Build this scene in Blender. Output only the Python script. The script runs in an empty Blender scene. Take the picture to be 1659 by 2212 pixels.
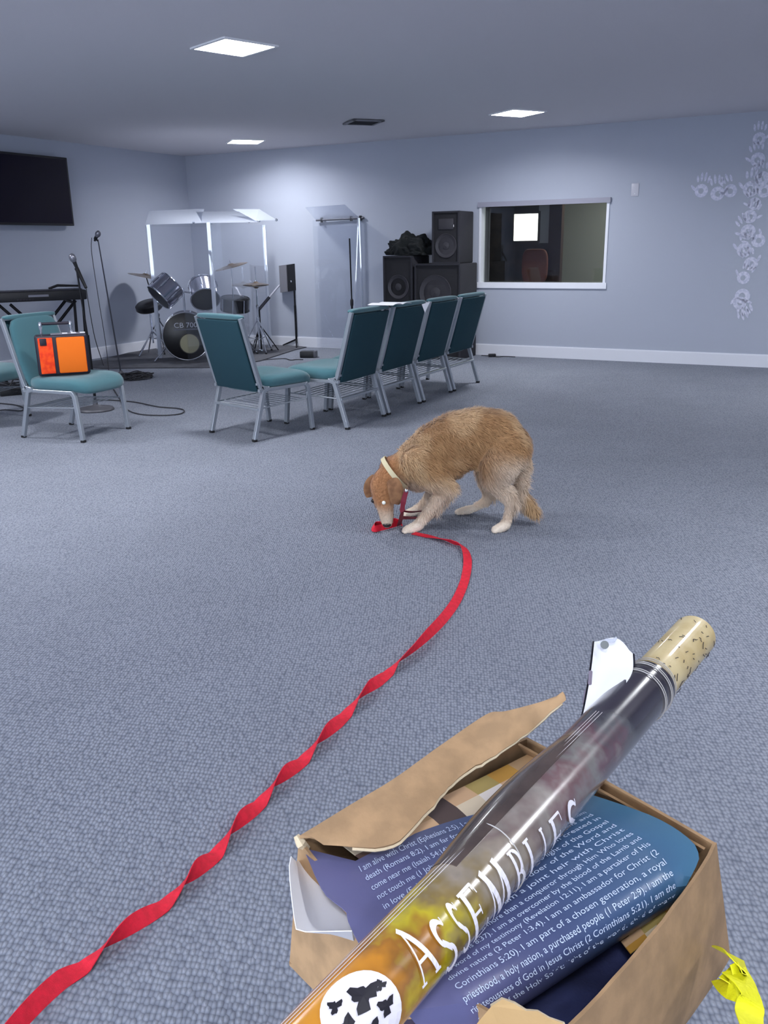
import bpy, bmesh, math, random
import numpy as np
from mathutils import Vector, Matrix, Quaternion
random.seed(7); rng = np.random.default_rng(7)
PI = math.pi
sc = bpy.context.scene
C = sc.collection

# ---------------------------------------------------------------- camera
F, PITCH, ROLL, CH = 1880.0, math.radians(17.0), math.radians(0.95), 1.30
W_, H_ = 1659, 2212
cd = bpy.data.cameras.new('camera'); cam = bpy.data.objects.new('camera', cd); C.objects.link(cam)
cd.sensor_fit = 'VERTICAL'; cd.sensor_height = 24.0; cd.lens = 24.0 * F / H_
cd.clip_start = 0.02; cd.clip_end = 100
cam.matrix_world = Matrix.Translation((0, 0, CH)) @ (Matrix.Rotation(PI/2 - PITCH, 4, 'X') @ Matrix.Rotation(-ROLL, 4, 'Z'))
sc.camera = cam
# ---------------------------------------------------------------- light and exposure
wd = bpy.data.worlds.new('world'); sc.world = wd; wd.use_nodes = True
wd.node_tree.nodes['Background'].inputs[0].default_value = (0.55, 0.62, 0.85, 1)
wd.node_tree.nodes['Background'].inputs[1].default_value = 0.05
sc.view_settings.view_transform = 'Standard'; sc.view_settings.look = 'None'
sc.view_settings.gamma = 1.0; sc.view_settings.use_curve_mapping = False
sc.view_settings.exposure = 0.42
LAMP_W = 30.0          # watts of each recessed ceiling light
FILL_W = 60.0
def area_light(name, loc, size, power, col=(0.95, 0.965, 1.0), spread=180, rz=0):
    l = bpy.data.lights.new(name, 'AREA'); l.shape = 'SQUARE'; l.size = size; l.energy = power; l.color = col
    l.spread = math.radians(spread)
    o = bpy.data.objects.new(name, l); C.objects.link(o); o.location = loc; o.rotation_euler = (0, 0, rz); return o
flash = bpy.data.lights.new('phone_flash', 'POINT'); flash.energy = 1.6; flash.shadow_soft_size = 0.02; flash.color = (1, .97, .93)
fo = bpy.data.objects.new('phone_flash', flash); C.objects.link(fo); fo.location = (0.03, -0.02, CH + 0.05)

dl = bpy.data.lights.new('rear_fill_light', 'AREA'); dl.shape = 'RECTANGLE'; dl.size = 7.0; dl.size_y = 1.5; dl.energy = 150; dl.color = (.80, .88, 1.0)  # unseen fill light, added to lift the ceiling and front faces
do = bpy.data.objects.new('rear_fill_light', dl); C.objects.link(do)
_cor, _bd, _nb = Vector((-2.65, 12.87, 0)), Vector((.882, -.471, 0)), Vector((-.471, -.882, 0))      # room corner and axes; the added fill light stands at the rear wall
do.matrix_world = Matrix.Translation(_cor + _bd*6.2 + _nb*13.08 + Vector((0, 0, 1.45))) @ Matrix.Rotation(math.atan2(-.471, .882), 4, 'Z') @ Matrix.Rotation(PI/2, 4, 'X')
# ---------------------------------------------------------------- geometry of the view (pixel -> place)
def ray(x, y):
    u = (x - W_/2)/F; v = -(y - H_/2)/F
    c, s = math.cos(ROLL), math.sin(ROLL)
    ur = u*c + v*s; vr = -u*s + v*c
    return Vector((ur, math.cos(PITCH) + vr*math.sin(PITCH), -math.sin(PITCH) + vr*math.cos(PITCH)))
O = Vector((0, 0, CH))
def atz(x, y, z=0.0):
    d = ray(x, y); return O + d*((z - CH)/d.z)
def atY(x, y, Y):
    d = ray(x, y); return O + d*(Y/d.y)
def atd(x, y, dep): return O + ray(x, y)*dep
def onpl(x, y, p, n):
    d = ray(x, y); return O + d*((Vector(p) - O).dot(n)/d.dot(n))
COR = Vector((-2.65, 12.87, 0)); BD = Vector((.882, -.471, 0)).normalized(); NB = Vector((-.471, -.882, 0)).normalized()
BANG = math.atan2(BD.y, BD.x)
def wb(s, t, z): return COR + BD*s + NB*t + Vector((0, 0, z))      # room frame: s along the back wall, t out of it
def wbp(x, y, t):                                                   # pixel on the plane parallel to the back wall
    q = onpl(x, y, COR + NB*t, NB) - COR; return q.dot(BD), q.z

# ---------------------------------------------------------------- materials
def lin(c):
    c = c/255.0
    return c/12.92 if c <= .04045 else ((c + .055)/1.055)**2.4
def col(r, g, b): return (lin(r), lin(g), lin(b), 1)
MATS = {}
def mat(name, rgb, rough=.6, metal=0.0, bump=0.0, bscale=200.0, var=0.0, vscale=8.0, rgb2=None, coat=0.0, spec=None, sheen=0.0):
    if name in MATS: return MATS[name]
    m = bpy.data.materials.new(name); m.use_nodes = True; nt = m.node_tree; b = nt.nodes['Principled BSDF']
    b.inputs['Base Color'].default_value = col(*rgb); b.inputs['Roughness'].default_value = rough
    b.inputs['Metallic'].default_value = metal; b.inputs['Coat Weight'].default_value = coat
    if spec is not None: b.inputs['Specular IOR Level'].default_value = spec
    if sheen: b.inputs['Sheen Weight'].default_value = sheen
    tc = nt.nodes.new('ShaderNodeTexCoord')
    if var or rgb2:
        n = nt.nodes.new('ShaderNodeTexNoise'); n.inputs['Scale'].default_value = vscale; n.inputs['Detail'].default_value = 4
        nt.links.new(tc.outputs['Object'], n.inputs['Vector'])
        r = nt.nodes.new('ShaderNodeValToRGB'); c2 = rgb2 or tuple(max(0, c*(1 - var)) for c in rgb)
        r.color_ramp.elements[0].position = .38; r.color_ramp.elements[1].position = .62
        r.color_ramp.elements[0].color = col(*c2); r.color_ramp.elements[1].color = col(*rgb)
        nt.links.new(n.outputs['Fac'], r.inputs['Fac']); nt.links.new(r.outputs['Color'], b.inputs['Base Color'])
    if bump:
        n = nt.nodes.new('ShaderNodeTexNoise'); n.inputs['Scale'].default_value = bscale; n.inputs['Detail'].default_value = 3
        nt.links.new(tc.outputs['Object'], n.inputs['Vector'])
        bp = nt.nodes.new('ShaderNodeBump'); bp.inputs['Strength'].default_value = bump; bp.inputs['Distance'].default_value = .002
        nt.links.new(n.outputs['Fac'], bp.inputs['Height']); nt.links.new(bp.outputs['Normal'], b.inputs['Normal'])
    MATS[name] = m; return m
def emit(name, rgb, s):
    m = bpy.data.materials.new(name); m.use_nodes = True; nt = m.node_tree; nt.nodes.clear()
    e = nt.nodes.new('ShaderNodeEmission'); o = nt.nodes.new('ShaderNodeOutputMaterial')
    e.inputs[0].default_value = col(*rgb); e.inputs[1].default_value = s; nt.links.new(e.outputs[0], o.inputs[0]); return m
def clear(name, tint, gloss=.08, milk=0.0):
    m = bpy.data.materials.new(name); m.use_nodes = True; nt = m.node_tree; nt.nodes.clear()
    o = nt.nodes.new('ShaderNodeOutputMaterial'); t = nt.nodes.new('ShaderNodeBsdfTransparent'); t.inputs[0].default_value = (*tint, 1)
    g = nt.nodes.new('ShaderNodeBsdfGlossy'); g.inputs['Roughness'].default_value = .03; g.inputs[0].default_value = (.95, .97, 1, 1)
    lw = nt.nodes.new('ShaderNodeLayerWeight'); lw.inputs[0].default_value = .35
    mp = nt.nodes.new('ShaderNodeMapRange'); mp.inputs[3].default_value = gloss; mp.inputs[4].default_value = .8
    nt.links.new(lw.outputs['Facing'], mp.inputs[0])
    # only grazing view is mirror-like
    pw = nt.nodes.new('ShaderNodeMath'); pw.operation = 'POWER'; pw.inputs[1].default_value = 3.0
    nt.links.new(lw.outputs['Facing'], pw.inputs[0]); nt.links.new(pw.outputs[0], mp.inputs[0])
    mx = nt.nodes.new('ShaderNodeMixShader'); nt.links.new(mp.outputs[0], mx.inputs[0]); nt.links.new(t.outputs[0], mx.inputs[1]); nt.links.new(g.outputs[0], mx.inputs[2])
    last = mx
    if milk:
        d = nt.nodes.new('ShaderNodeBsdfDiffuse'); d.inputs[0].default_value = (.85, .88, .95, 1)
        tr = nt.nodes.new('ShaderNodeBsdfTranslucent'); tr.inputs[0].default_value = (.85, .88, .95, 1)
        ad = nt.nodes.new('ShaderNodeMixShader'); ad.inputs[0].default_value = .5
        nt.links.new(d.outputs[0], ad.inputs[1]); nt.links.new(tr.outputs[0], ad.inputs[2])
        m2 = nt.nodes.new('ShaderNodeMixShader'); m2.inputs[0].default_value = milk
        nt.links.new(mx.outputs[0], m2.inputs[1]); nt.links.new(ad.outputs[0], m2.inputs[2]); last = m2
    nt.links.new(last.outputs[0], o.inputs[0]); return m

# ---------------------------------------------------------------- mesh helpers
def BM(): return bmesh.new()
def frame_of(d, up=Vector((0, 0, 1))):
    d = d.normalized()
    if abs(d.dot(up)) > .98: up = Vector((0, 1, 0))
    x = d.cross(up).normalized(); y = x.cross(d).normalized(); return x, y
def box(bm, c, s, rz=0.0, M=None, bev=0.0, seg=2):
    r = bmesh.ops.create_cube(bm, size=1.0); vs = r['verts']
    T = Matrix.Translation(Vector(c)) @ (M.to_4x4() if M else Matrix.Rotation(rz, 4, 'Z')) @ Matrix.Diagonal((s[0], s[1], s[2], 1))
    bmesh.ops.transform(bm, matrix=T, verts=vs)
    if bev:
        es = list({e for v in vs for e in v.link_edges})
        bmesh.ops.bevel(bm, geom=es, offset=bev, segments=seg, affect='EDGES', profile=.5)
    return bm
def catmull(pts, n=8):
    P = [Vector(p) for p in pts]; out = []
    for i in range(len(P) - 1):
        p0 = P[max(i-1, 0)]; p1 = P[i]; p2 = P[i+1]; p3 = P[min(i+2, len(P)-1)]
        for k in range(n):
            t = k/n
            out.append(.5*((2*p1) + (p2-p0)*t + (2*p0-5*p1+4*p2-p3)*t*t + (3*p1-p0-3*p2+p3)*t*t*t))
    out.append(P[-1]); return out
def tube(bm, pts, r, n=10, cap=True, prof=None, up=Vector((0, 0, 1))):
    P = [Vector(p) for p in pts]; rs = r if isinstance(r, (list, tuple)) else [r]*len(P)
    rings = []; px = None
    for i, p in enumerate(P):
        a = P[max(i-1, 0)]; b = P[min(i+1, len(P)-1)]; d = (b - a).normalized()
        if px is None: x, y = frame_of(d, up)
        else:
            x = (px - d*px.dot(d)).normalized(); y = d.cross(x).normalized() * -1
            y = x.cross(d).normalized()
        px = x; ring = []
        for k in range(n):
            if prof: u, v = prof[k]
            else: u, v = math.cos(2*PI*k/n), math.sin(2*PI*k/n)
            ring.append(bm.verts.new(p + x*u*rs[i] + y*v*rs[i]))
        rings.append(ring)
    for i in range(len(rings)-1):
        for k in range(n): bm.faces.new((rings[i][k], rings[i][(k+1) % n], rings[i+1][(k+1) % n], rings[i+1][k]))
    if cap: bm.faces.new(rings[0][::-1]); bm.faces.new(rings[-1])
    return bm
SQ = [(-.85, -1), (.85, -1), (1, -.85), (1, .85), (.85, 1), (-.85, 1), (-1, .85), (-1, -.85)]
def sqtube(bm, pts, r): return tube(bm, pts, r, n=8, prof=SQ)
def cyl(bm, a, b, r, n=24, r2=None): return tube(bm, [a, b], [r, r if r2 is None else r2], n=n)
def lathe(bm, c, prof, n=32, axis=Vector((0, 0, 1))):
    axis = Vector(axis).normalized(); x, y = frame_of(axis); c = Vector(c); rings = []
    for (r, h) in prof:
        rings.append([bm.verts.new(c + axis*h + (x*math.cos(2*PI*k/n) + y*math.sin(2*PI*k/n))*max(r, 1e-4)) for k in range(n)])
    for i in range(len(rings)-1):
        for k in range(n): bm.faces.new((rings[i][k], rings[i][(k+1) % n], rings[i+1][(k+1) % n], rings[i+1][k]))
    if prof[0][0] > 1e-3: bm.faces.new(rings[0][::-1])
    if prof[-1][0] > 1e-3: bm.faces.new(rings[-1])
    return bm
def torus(bm, c, axis, R, r, n=40, m=8):
    axis = Vector(axis).normalized(); x, y = frame_of(axis); c = Vector(c); rg = []
    for i in range(n):
        a = 2*PI*i/n; d = x*math.cos(a) + y*math.sin(a)
        rg.append([bm.verts.new(c + d*(R + r*math.cos(2*PI*k/m)) + axis*r*math.sin(2*PI*k/m)) for k in range(m)])
    for i in range(n):
        for k in range(m): bm.faces.new((rg[i][k], rg[i][(k+1) % m], rg[(i+1) % n][(k+1) % m], rg[(i+1) % n][k]))
    return bm
def grid(bm, G, thick=0.0, uv=False):
    """G: rows of points; thick extrudes along the local normal"""
    R, Cn = len(G), len(G[0]); V = [[bm.verts.new(Vector(p)) for p in row] for row in G]
    fs = []
    for i in range(R-1):
        for j in range(Cn-1): fs.append(bm.faces.new((V[i][j], V[i][j+1], V[i+1][j+1], V[i+1][j])))
    if uv:
        L = bm.loops.layers.uv.verify(); idx = {V[i][j]: (j/(Cn-1), i/(R-1)) for i in range(R) for j in range(Cn)}
        for f in fs:
            for l in f.loops: l[L].uv = idx[l.vert]
    if thick:
        bm.normal_update()
        bmesh.ops.solidify(bm, geom=fs, thickness=thick)
    return bm
def poly(bm, pts, thick=0.0):
    vs = [bm.verts.new(Vector(p)) for p in pts]; f = bm.faces.new(vs); f.normal_update()
    r = bmesh.ops.triangulate(bm, faces=[f])
    if thick: bmesh.ops.solidify(bm, geom=r['faces'], thickness=thick)
    return bm
def cushion(bm, c, s, M=None, rx=.3, n=14, e=4.0):
    """rounded pad (superellipsoid)"""
    r = bmesh.ops.create_uvsphere(bm, u_segments=n*3, v_segments=n*2, radius=1.0)
    for v in r['verts']:
        p = v.co.copy(); a = abs(p.x)**e + abs(p.y)**e
        k = (a + 1e-9)**(1/e); rad = math.hypot(p.x, p.y)
        if rad > 1e-6: p.x *= rad/k; p.y *= rad/k
        hh = max(0.0, 1 - rad**6)**.35 if rad < 1 else 0
        p.z = math.copysign(hh, v.co.z) if abs(v.co.z) > 1e-4 else 0
        v.co = Vector((p.x*s[0]/2, p.y*s[1]/2, p.z*s[2]/2))
    T = Matrix.Translation(Vector(c)) @ (M.to_4x4() if M else Matrix.Identity(4))
    bmesh.ops.transform(bm, matrix=T, verts=r['verts']); return bm
def root_of(o):
    while o.parent: o = o.parent
    return o
def obj(name, bm, m, parent=None, world=True, smooth=True, ang=40):
    me = bpy.data.meshes.new(name)
    if parent is not None and world:
        r = root_of(parent); T = Matrix.Translation(r.location) @ Matrix.Rotation(r.rotation_euler.z, 4, 'Z')
        bmesh.ops.transform(bm, matrix=T.inverted(), verts=bm.verts)
    bmesh.ops.recalc_face_normals(bm, faces=bm.faces) if not name.startswith('poster') else None
    bm.to_mesh(me); bm.free()
    if smooth:
        me.shade_smooth(); me.set_sharp_from_angle(angle=math.radians(ang))
    o = bpy.data.objects.new(name, me); C.objects.link(o)
    for x in (m if isinstance(m, (list, tuple)) else [m]): me.materials.append(x)
    if parent is not None: o.parent = parent
    return o
def thing(name, label, cat, loc=(0, 0, 0), rz=0.0, group=None, kind=None):
    o = bpy.data.objects.new(name, None); C.objects.link(o); o.location = loc; o.rotation_euler = (0, 0, rz); o.empty_display_size = .1
    return tag(o, label, cat, group, kind)
def tag(o, label=None, cat=None, group=None, kind=None):
    if label: o['label'] = label
    if cat: o['category'] = cat
    if group: o['group'] = group
    if kind: o['kind'] = kind
    return o
def single(name, bm, m, label, cat, group=None, **k): return tag(obj(name, bm, m, **k), label, cat, group)
def struct(name, bm, m, parent=None, **k):
    o = obj(name, bm, m, parent, **k)
    if parent is None: o['kind'] = 'structure'
    return o
def dup(root, loc, rz, label=None, group=None, scale=None):
    r = root.copy(); C.objects.link(r); r.location = loc; r.rotation_euler = (0, 0, rz)
    if scale: r.scale = scale
    if label: r['label'] = label
    if group: r['group'] = group
    for ch in list(root.children):
        c = ch.copy(); C.objects.link(c); c.parent = r
        for g in list(ch.children):
            d = g.copy(); C.objects.link(d); d.parent = c
    return r
def text_mesh(body):
    cu = bpy.data.curves.new('txt', 'FONT'); cu.body = body; cu.size = 1.0; cu.resolution_u = 3
    o = bpy.data.objects.new('txt', cu); C.objects.link(o)
    dg = bpy.context.evaluated_depsgraph_get(); me = bpy.data.meshes.new_from_object(o.evaluated_get(dg))
    vs = [(v.co.x, v.co.y) for v in me.vertices]; fs = [tuple(p.vertices) for p in me.polygons]
    bpy.data.objects.remove(o); bpy.data.curves.remove(cu); bpy.data.meshes.remove(me)
    return vs, fs
def put_text(bm, body, fn, norm=True):
    """text drawn through fn(x, y) -> place; x runs 0..1 over the line when norm"""
    vs, fs = text_mesh(body)
    if not vs: return bm
    x0 = min(v[0] for v in vs); x1 = max(v[0] for v in vs); w = (x1 - x0) if norm else 1.0
    V = [bm.verts.new(fn((v[0]-x0)/w, v[1])) for v in vs]
    for f in fs:
        try: bm.faces.new([V[i] for i in f])
        except ValueError: pass
    return bm

# ================================================================ SETTING
CEIL = 2.52
# carpet: small looped berber, blue grey
def carpet_mat():
    m = bpy.data.materials.new('carpet'); m.use_nodes = True; nt = m.node_tree; b = nt.nodes['Principled BSDF']
    b.inputs['Roughness'].default_value = .95; b.inputs['Specular IOR Level'].default_value = .1
    tc = nt.nodes.new('ShaderNodeTexCoord'); mp = nt.nodes.new('ShaderNodeMapping'); mp.inputs['Rotation'].default_value = (0, 0, .12)
    nt.links.new(tc.outputs['Object'], mp.inputs['Vector'])
    br = nt.nodes.new('ShaderNodeTexVoronoi'); br.inputs['Scale'].default_value = 105; br.inputs['Randomness'].default_value = .45
    mp.inputs['Scale'].default_value = (1.0, .62, 1)
    nt.links.new(mp.outputs[0], br.inputs['Vector'])
    r = nt.nodes.new('ShaderNodeValToRGB'); r.color_ramp.elements[0].position = .25; r.color_ramp.elements[1].position = .78
    r.color_ramp.elements[0].color = col(152, 157, 168); r.color_ramp.elements[1].color = col(106, 111, 125)
    nt.links.new(br.outputs['Distance'], r.inputs['Fac'])
    n = nt.nodes.new('ShaderNodeTexNoise'); n.inputs['Scale'].default_value = 2.2; n.inputs['Detail'].default_value = 3
    nt.links.new(tc.outputs['Object'], n.inputs['Vector'])
    mx = nt.nodes.new('ShaderNodeMix'); mx.data_type = 'RGBA'; mx.blend_type = 'MULTIPLY'; mx.inputs['Factor'].default_value = .25
    nt.links.new(r.outputs[0], mx.inputs[6]); nt.links.new(n.outputs['Color'], mx.inputs[7])
    hs = nt.nodes.new('ShaderNodeRGBToBW'); nt.links.new(n.outputs['Color'], hs.inputs[0]); nt.links.new(hs.outputs[0], mx.inputs[7])
    nt.links.new(mx.outputs[2], b.inputs['Base Color'])
    iv = nt.nodes.new('ShaderNodeMath'); iv.operation = 'MULTIPLY'; iv.inputs[1].default_value = -1
    nt.links.new(br.outputs['Distance'], iv.inputs[0])
    bp = nt.nodes.new('ShaderNodeBump'); bp.inputs['Strength'].default_value = .85; bp.inputs['Distance'].default_value = .006
    nt.links.new(iv.outputs[0], bp.inputs['Height']); nt.links.new(bp.outputs[0], b.inputs['Normal'])
    return m
S0, S1, T1 = 0.0, 11.5, 13.2
wallm = mat('wall_paint', (173, 179, 193), .75, bump=.15, bscale=90)
wallL = wallm
ceilm = mat('ceiling_paint', (216, 214, 220), .9, bump=.5, bscale=160)
white = mat('white_trim', (226, 228, 236), .45)
def room_box(bm, s0, s1, t0, t1, z0, z1, bev=0):
    box(bm, wb((s0+s1)/2, (t0+t1)/2, (z0+z1)/2), (s1-s0, t1-t0, z1-z0), M=Matrix((BD, NB, Vector((0, 0, 1)))).transposed(), bev=bev); return bm
struct('floor', room_box(BM(), -.3, S1+.3, -3.2, T1+.3, -.1, 0), carpet_mat())
LIGHTS = [atz(506, 100, CEIL), atz(530, 305, CEIL), atz(1118, 243, CEIL)]
LROT = [math.radians(42), math.radians(20), math.radians(28)]
WS0, WS1, WZ0, WZ1 = 4.345, 5.875, .81, 1.745
b = BM(); T = -.16
room_box(b, -.2, WS0, T, 0, 0, CEIL); room_box(b, WS1, S1+.2, T, 0, 0, CEIL)
room_box(b, WS0, WS1, T, 0, 0, WZ0); room_box(b, WS0, WS1, T, 0, WZ1, CEIL)
struct('wall_back', b, wallm)
struct('wall_left', room_box(BM(), -.2, 0, 0, T1, 0, CEIL), wallL)
struct('wall_right', room_box(BM(), S1, S1+.2, 0, T1, 0, CEIL), wallm)
struct('wall_rear', room_box(BM(), -.2, S1+.2, T1, T1+.2, 0, CEIL), wallm)
b = BM(); room_box(b, 0, S1, 0, .014, 0, .125); room_box(b, 0, S1, 0, .009, .125, .135)
struct('baseboard_back', b, white)
b = BM(); room_box(b, 0, .014, .014, T1, 0, .125); room_box(b, 0, .009, .014, T1, .125, .135)
struct('baseboard_left', b, white)
struct('baseboard_right', room_box(BM(), S1-.014, S1, .014, T1, 0, .13), white)
# ---- wide window added around the fill light, unseen behind the camera
wr_ = bpy.data.objects.new('added_rear_window', None); C.objects.link(wr_); wr_.location = wb(6.2, 13.18, .7); wr_.rotation_euler = (0, 0, BANG); wr_['kind'] = 'structure'
b = BM()
for a0_, a1_, z0_, z1_ in ((2.6, 2.7, .62, 2.28), (9.7, 9.8, .62, 2.28), (2.7, 9.7, .62, .70), (2.7, 9.7, 2.20, 2.28), (4.98, 5.06, .70, 2.20), (7.34, 7.42, .70, 2.20)): room_box(b, a0_, a1_, 13.10, 13.2, z0_, z1_)
obj('window_frame', b, white, wr_)
obj('fill_pane', room_box(BM(), 2.7, 9.7, 13.14, 13.16, .70, 2.20), emit('fill_pane_glow', (205, 222, 255), 1.5), wr_)  # glowing pane added to go with the fill light
# ---- ceiling with square recesses for the lights
def rs_t(p): q = Vector(p) - COR; return q.dot(BD), q.dot(NB)
hidden = [Vector((-2.1, 4.4, CEIL)), Vector((-4.3, 6.4, CEIL)), wb(8.7, 1.9, CEIL), wb(8.9, 6.3, CEIL), wb(8.7, 10.9, CEIL), wb(4.6, 10.6, CEIL), Vector((2.5, 1.3, CEIL))]
HW = [44, 42, 34, 30, 26, 30, 34]
cut = []
allL = [(LIGHTS[i], LROT[i]) for i in range(3)] + [(p, BANG) for p in hidden]
# lower ceiling skin with real holes: triangle-filled polygon with rotated square holes
bmc = BM(); outer = [wb(-.2, -.0, CEIL), wb(S1+.2, -.0, CEIL), wb(S1+.2, T1+.2, CEIL), wb(-.2, T1+.2, CEIL)]
def ring(pts):
    vs = [bmc.verts.new(p) for p in pts]; return [bmc.edges.new((vs[i], vs[(i+1) % len(vs)])) for i in range(len(vs))]
es = ring(outer); LS = .37
def sq(p, rz, h, z):
    return [Vector((p.x + h*(math.cos(rz)*a - math.sin(rz)*c), p.y + h*(math.sin(rz)*a + math.cos(rz)*c), z)) for a, c in ((-1, -1), (1, -1), (1, 1), (-1, 1))]
for p, rz in allL: es += ring(sq(p, rz, LS/2, CEIL))
bmesh.ops.triangle_fill(bmc, use_beauty=True, edges=es, normal=(0, 0, -1))
room_box(bmc, -.3, S1+.3, -3.2, T1+.3, CEIL + .10, CEIL + .2)
struct('ceiling', bmc, ceilm, parent=None, smooth=False)
diff = emit('light_diffuser', (238, 243, 255), 14.0)
lampwhite = mat('lamp_housing', (235, 236, 240), .4)
names = ['large square recessed ceiling light nearest the camera, upper left', 'square recessed ceiling light near the left back corner, above the drum kit', 'square recessed ceiling light at the right, near the wall above the booth window']
for i, (p, rz) in enumerate(allL):
    lab = names[i] if i < 3 else 'square recessed ceiling light outside the photo behind or beside the camera'
    t = thing('ceiling_light', lab, 'ceiling light', (p.x, p.y, CEIL - .006), rz, 'square recessed ceiling lights' if i >= 3 else None)
    h = LS/2; b = BM()
    for a, c, sx, sy in ((0, -h, LS, .02), (0, h, LS, .02), (-h, 0, .02, LS), (h, 0, .02, LS)):
        box(b, (a*1.04, c*1.04, 0), (sx*1.08, sy, .010))
    obj('trim_frame', b, lampwhite, t, world=False)
    b = BM()
    for a, c, sx, sy in ((0, -h, LS, .004), (0, h, LS, .004), (-h, 0, .004, LS), (h, 0, .004, LS)):
        box(b, (a, c, .053), (sx, sy, .095))
    obj('housing', b, lampwhite, t, world=False)
    b = BM(); box(b, (0, 0, .085), (LS-.01, LS-.01, .004)); obj('diffuser', b, diff, t, world=False)
    e = area_light('lamp_glow', (p.x, p.y, CEIL + .068), LS-.04, ([24, 34, 34] + HW)[i], rz=rz)

# ---- ceiling vent
p = atz(785, 262, CEIL); v = thing('ceiling_vent', 'dark louvred air vent in the ceiling between the two far lights', 'air vent', (p.x, p.y, CEIL - .012), .35)
b = BM()
for a, c, sx, sy in ((0, -.15, .34, .04), (0, .15, .34, .04), (-.15, 0, .04, .34), (.15, 0, .04, .34)): box(b, (a, c, 0), (sx, sy, .012), bev=.003)
obj('vent_frame', b, mat('vent_grey', (120, 120, 128), .5), v, world=False)
b = BM()
for k in range(7): box(b, (0, -.115 + k*.038, 0), (.26, .026, .003), M=Matrix.Rotation(.7, 3, 'X'))
obj('louvre', b, mat('vent_dark', (58, 58, 64), .5), v, world=False)

# ================================================================ WINDOW INTO THE BOOTH
wt = thing('window_1', None, None, wb((WS0+WS1)/2, 0, WZ0), BANG, kind='structure')
b = BM()
room_box(b, WS0, WS0+.012, T, .012, WZ0, WZ1); room_box(b, WS1-.012, WS1, T, .012, WZ0, WZ1)
room_box(b, WS0, WS1, T, .012, WZ1-.012, WZ1); room_box(b, WS0, WS1, T, .014, WZ0, WZ0+.03)
obj('window_frame', b, white, wt)
b = BM()
room_box(b, WS0-.0, WS0+.03, .0, .012, WZ0-.0, WZ1+.0); room_box(b, WS1-.03, WS1+.0, .0, .012, WZ0, WZ1)
room_box(b, WS0-.012, WS1+.012, .0, .016, WZ0-.012, WZ0+.055)
obj('window_casing', b, mat('casing_white', (240, 242, 250), .4), wt)
obj('window_head', room_box(BM(), WS0-.012, WS1+.012, 0, .03, WZ1-.03, WZ1+.025), mat('head_shade_grey', (150, 150, 165), .5), wt)  # grey colour paints the shade on the opening's top reveal
obj('pane', room_box(BM(), WS0+.012, WS1-.012, -.135, -.129, WZ0+.03, WZ1-.012), clear('booth_glass', (.86, .88, .86), .07), wt)
# booth room behind the pane
bs0, bs1 = 2.2, 6.6
boothm = mat('booth_olive', (148, 146, 140), .8); boothd = mat('booth_brown', (74, 58, 48), .6, var=.35, vscale=5)
struct('wall_booth_rear', room_box(BM(), bs0, bs1, -2.9, -2.8, 0, CEIL), boothm)
b = BM(); room_box(b, bs0-.1, bs0, -2.9, T, 0, CEIL); struct('wall_booth_left', b, boothd)
b = BM(); room_box(b, bs1, bs1+.1, -2.9, T, 0, CEIL); struct('wall_booth_right', b, boothm)
def wseg(x0, x1, t):
    return wbp(x0, 520, t)[0], wbp(x1, 520, t)[0]
# brown partition filling the left two thirds
a0, a1 = wseg(1020, 1212, -1.3)
l0, l1 = wseg(1108, 1160, -1.24); zt = wbp(1130, 462, -1.24)[1]; zb = wbp(1130, 520, -1.24)[1]
struct('wall_booth_partition', room_box(BM(), a0, a1, -1.4, -1.3, 0, CEIL), boothd)
dr = thing('door_1', None, None, wb((l0+l1)/2, -1.27, 0), BANG, kind='structure')
g0, g1 = wseg(1187, 1214, -1.27); obj('door_jamb', room_box(BM(), g0, g1, -1.3, -1.22, 0, CEIL-.1), mat('jamb_brown', (58, 36, 30), .6), dr)
g0, g1 = wseg(1163, 1187, -1.28); zz = wbp(1175, 525, -1.28)[1]
obj('door_panel', room_box(BM(), g0, g1, -1.3, -1.26, zz, 2.2), mat('booth_grey', (150, 146, 152), .6), dr)
wi = thing('window_2', None, None, wb((l0+l1)/2, -1.29, zb), BANG, kind='structure')
obj('lit_pane', room_box(BM(), l0, l1, -1.30, -1.27, zb, zt), emit('lit_window', (255, 255, 250), 3.2), wi)
obj('pane_frame', (lambda b: [room_box(b, l0-.03, l0, -1.3, -1.25, zb-.03, zt+.03), room_box(b, l1, l1+.03, -1.3, -1.25, zb-.03, zt+.03), room_box(b, l0, l1, -1.3, -1.25, zt, zt+.03), room_box(b, l0, l1, -1.3, -1.25, zb-.03, zb)] and b)(BM()), boothd, wi)
# chair back seen inside the booth
p = COR + BD*wbp(1155, 580, -1.0)[0] + NB*-1.0
t = thing('booth_chair', 'dark reddish round-backed chair seen through the booth window', 'chair', (p.x, p.y, 0), BANG)
red = mat('booth_red', (104, 52, 36), .7)
zc = wbp(1155, 575, -1.0)[1]
obj('backrest', cushion(BM(), (0, 0, zc), (.34, .08, .42), M=Matrix.Identity(3)), red, t, world=False)
obj('seat', cushion(BM(), (0, -.2, .46), (.42, .42, .08)), red, t, world=False)
obj('pedestal', lathe(BM(), (0, -.2, 0), [(.24, 0), (.24, .02), (.03, .05), (.03, .43)]), mat('black_metal', (26, 26, 30), .4, .6), t, world=False)
p = atY(1250, 590, 11.6)
lamp = area_light('booth_lamp', wb(5.9, -1.6, 2.35), .3, 26, (.95, 1, .9))

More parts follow.
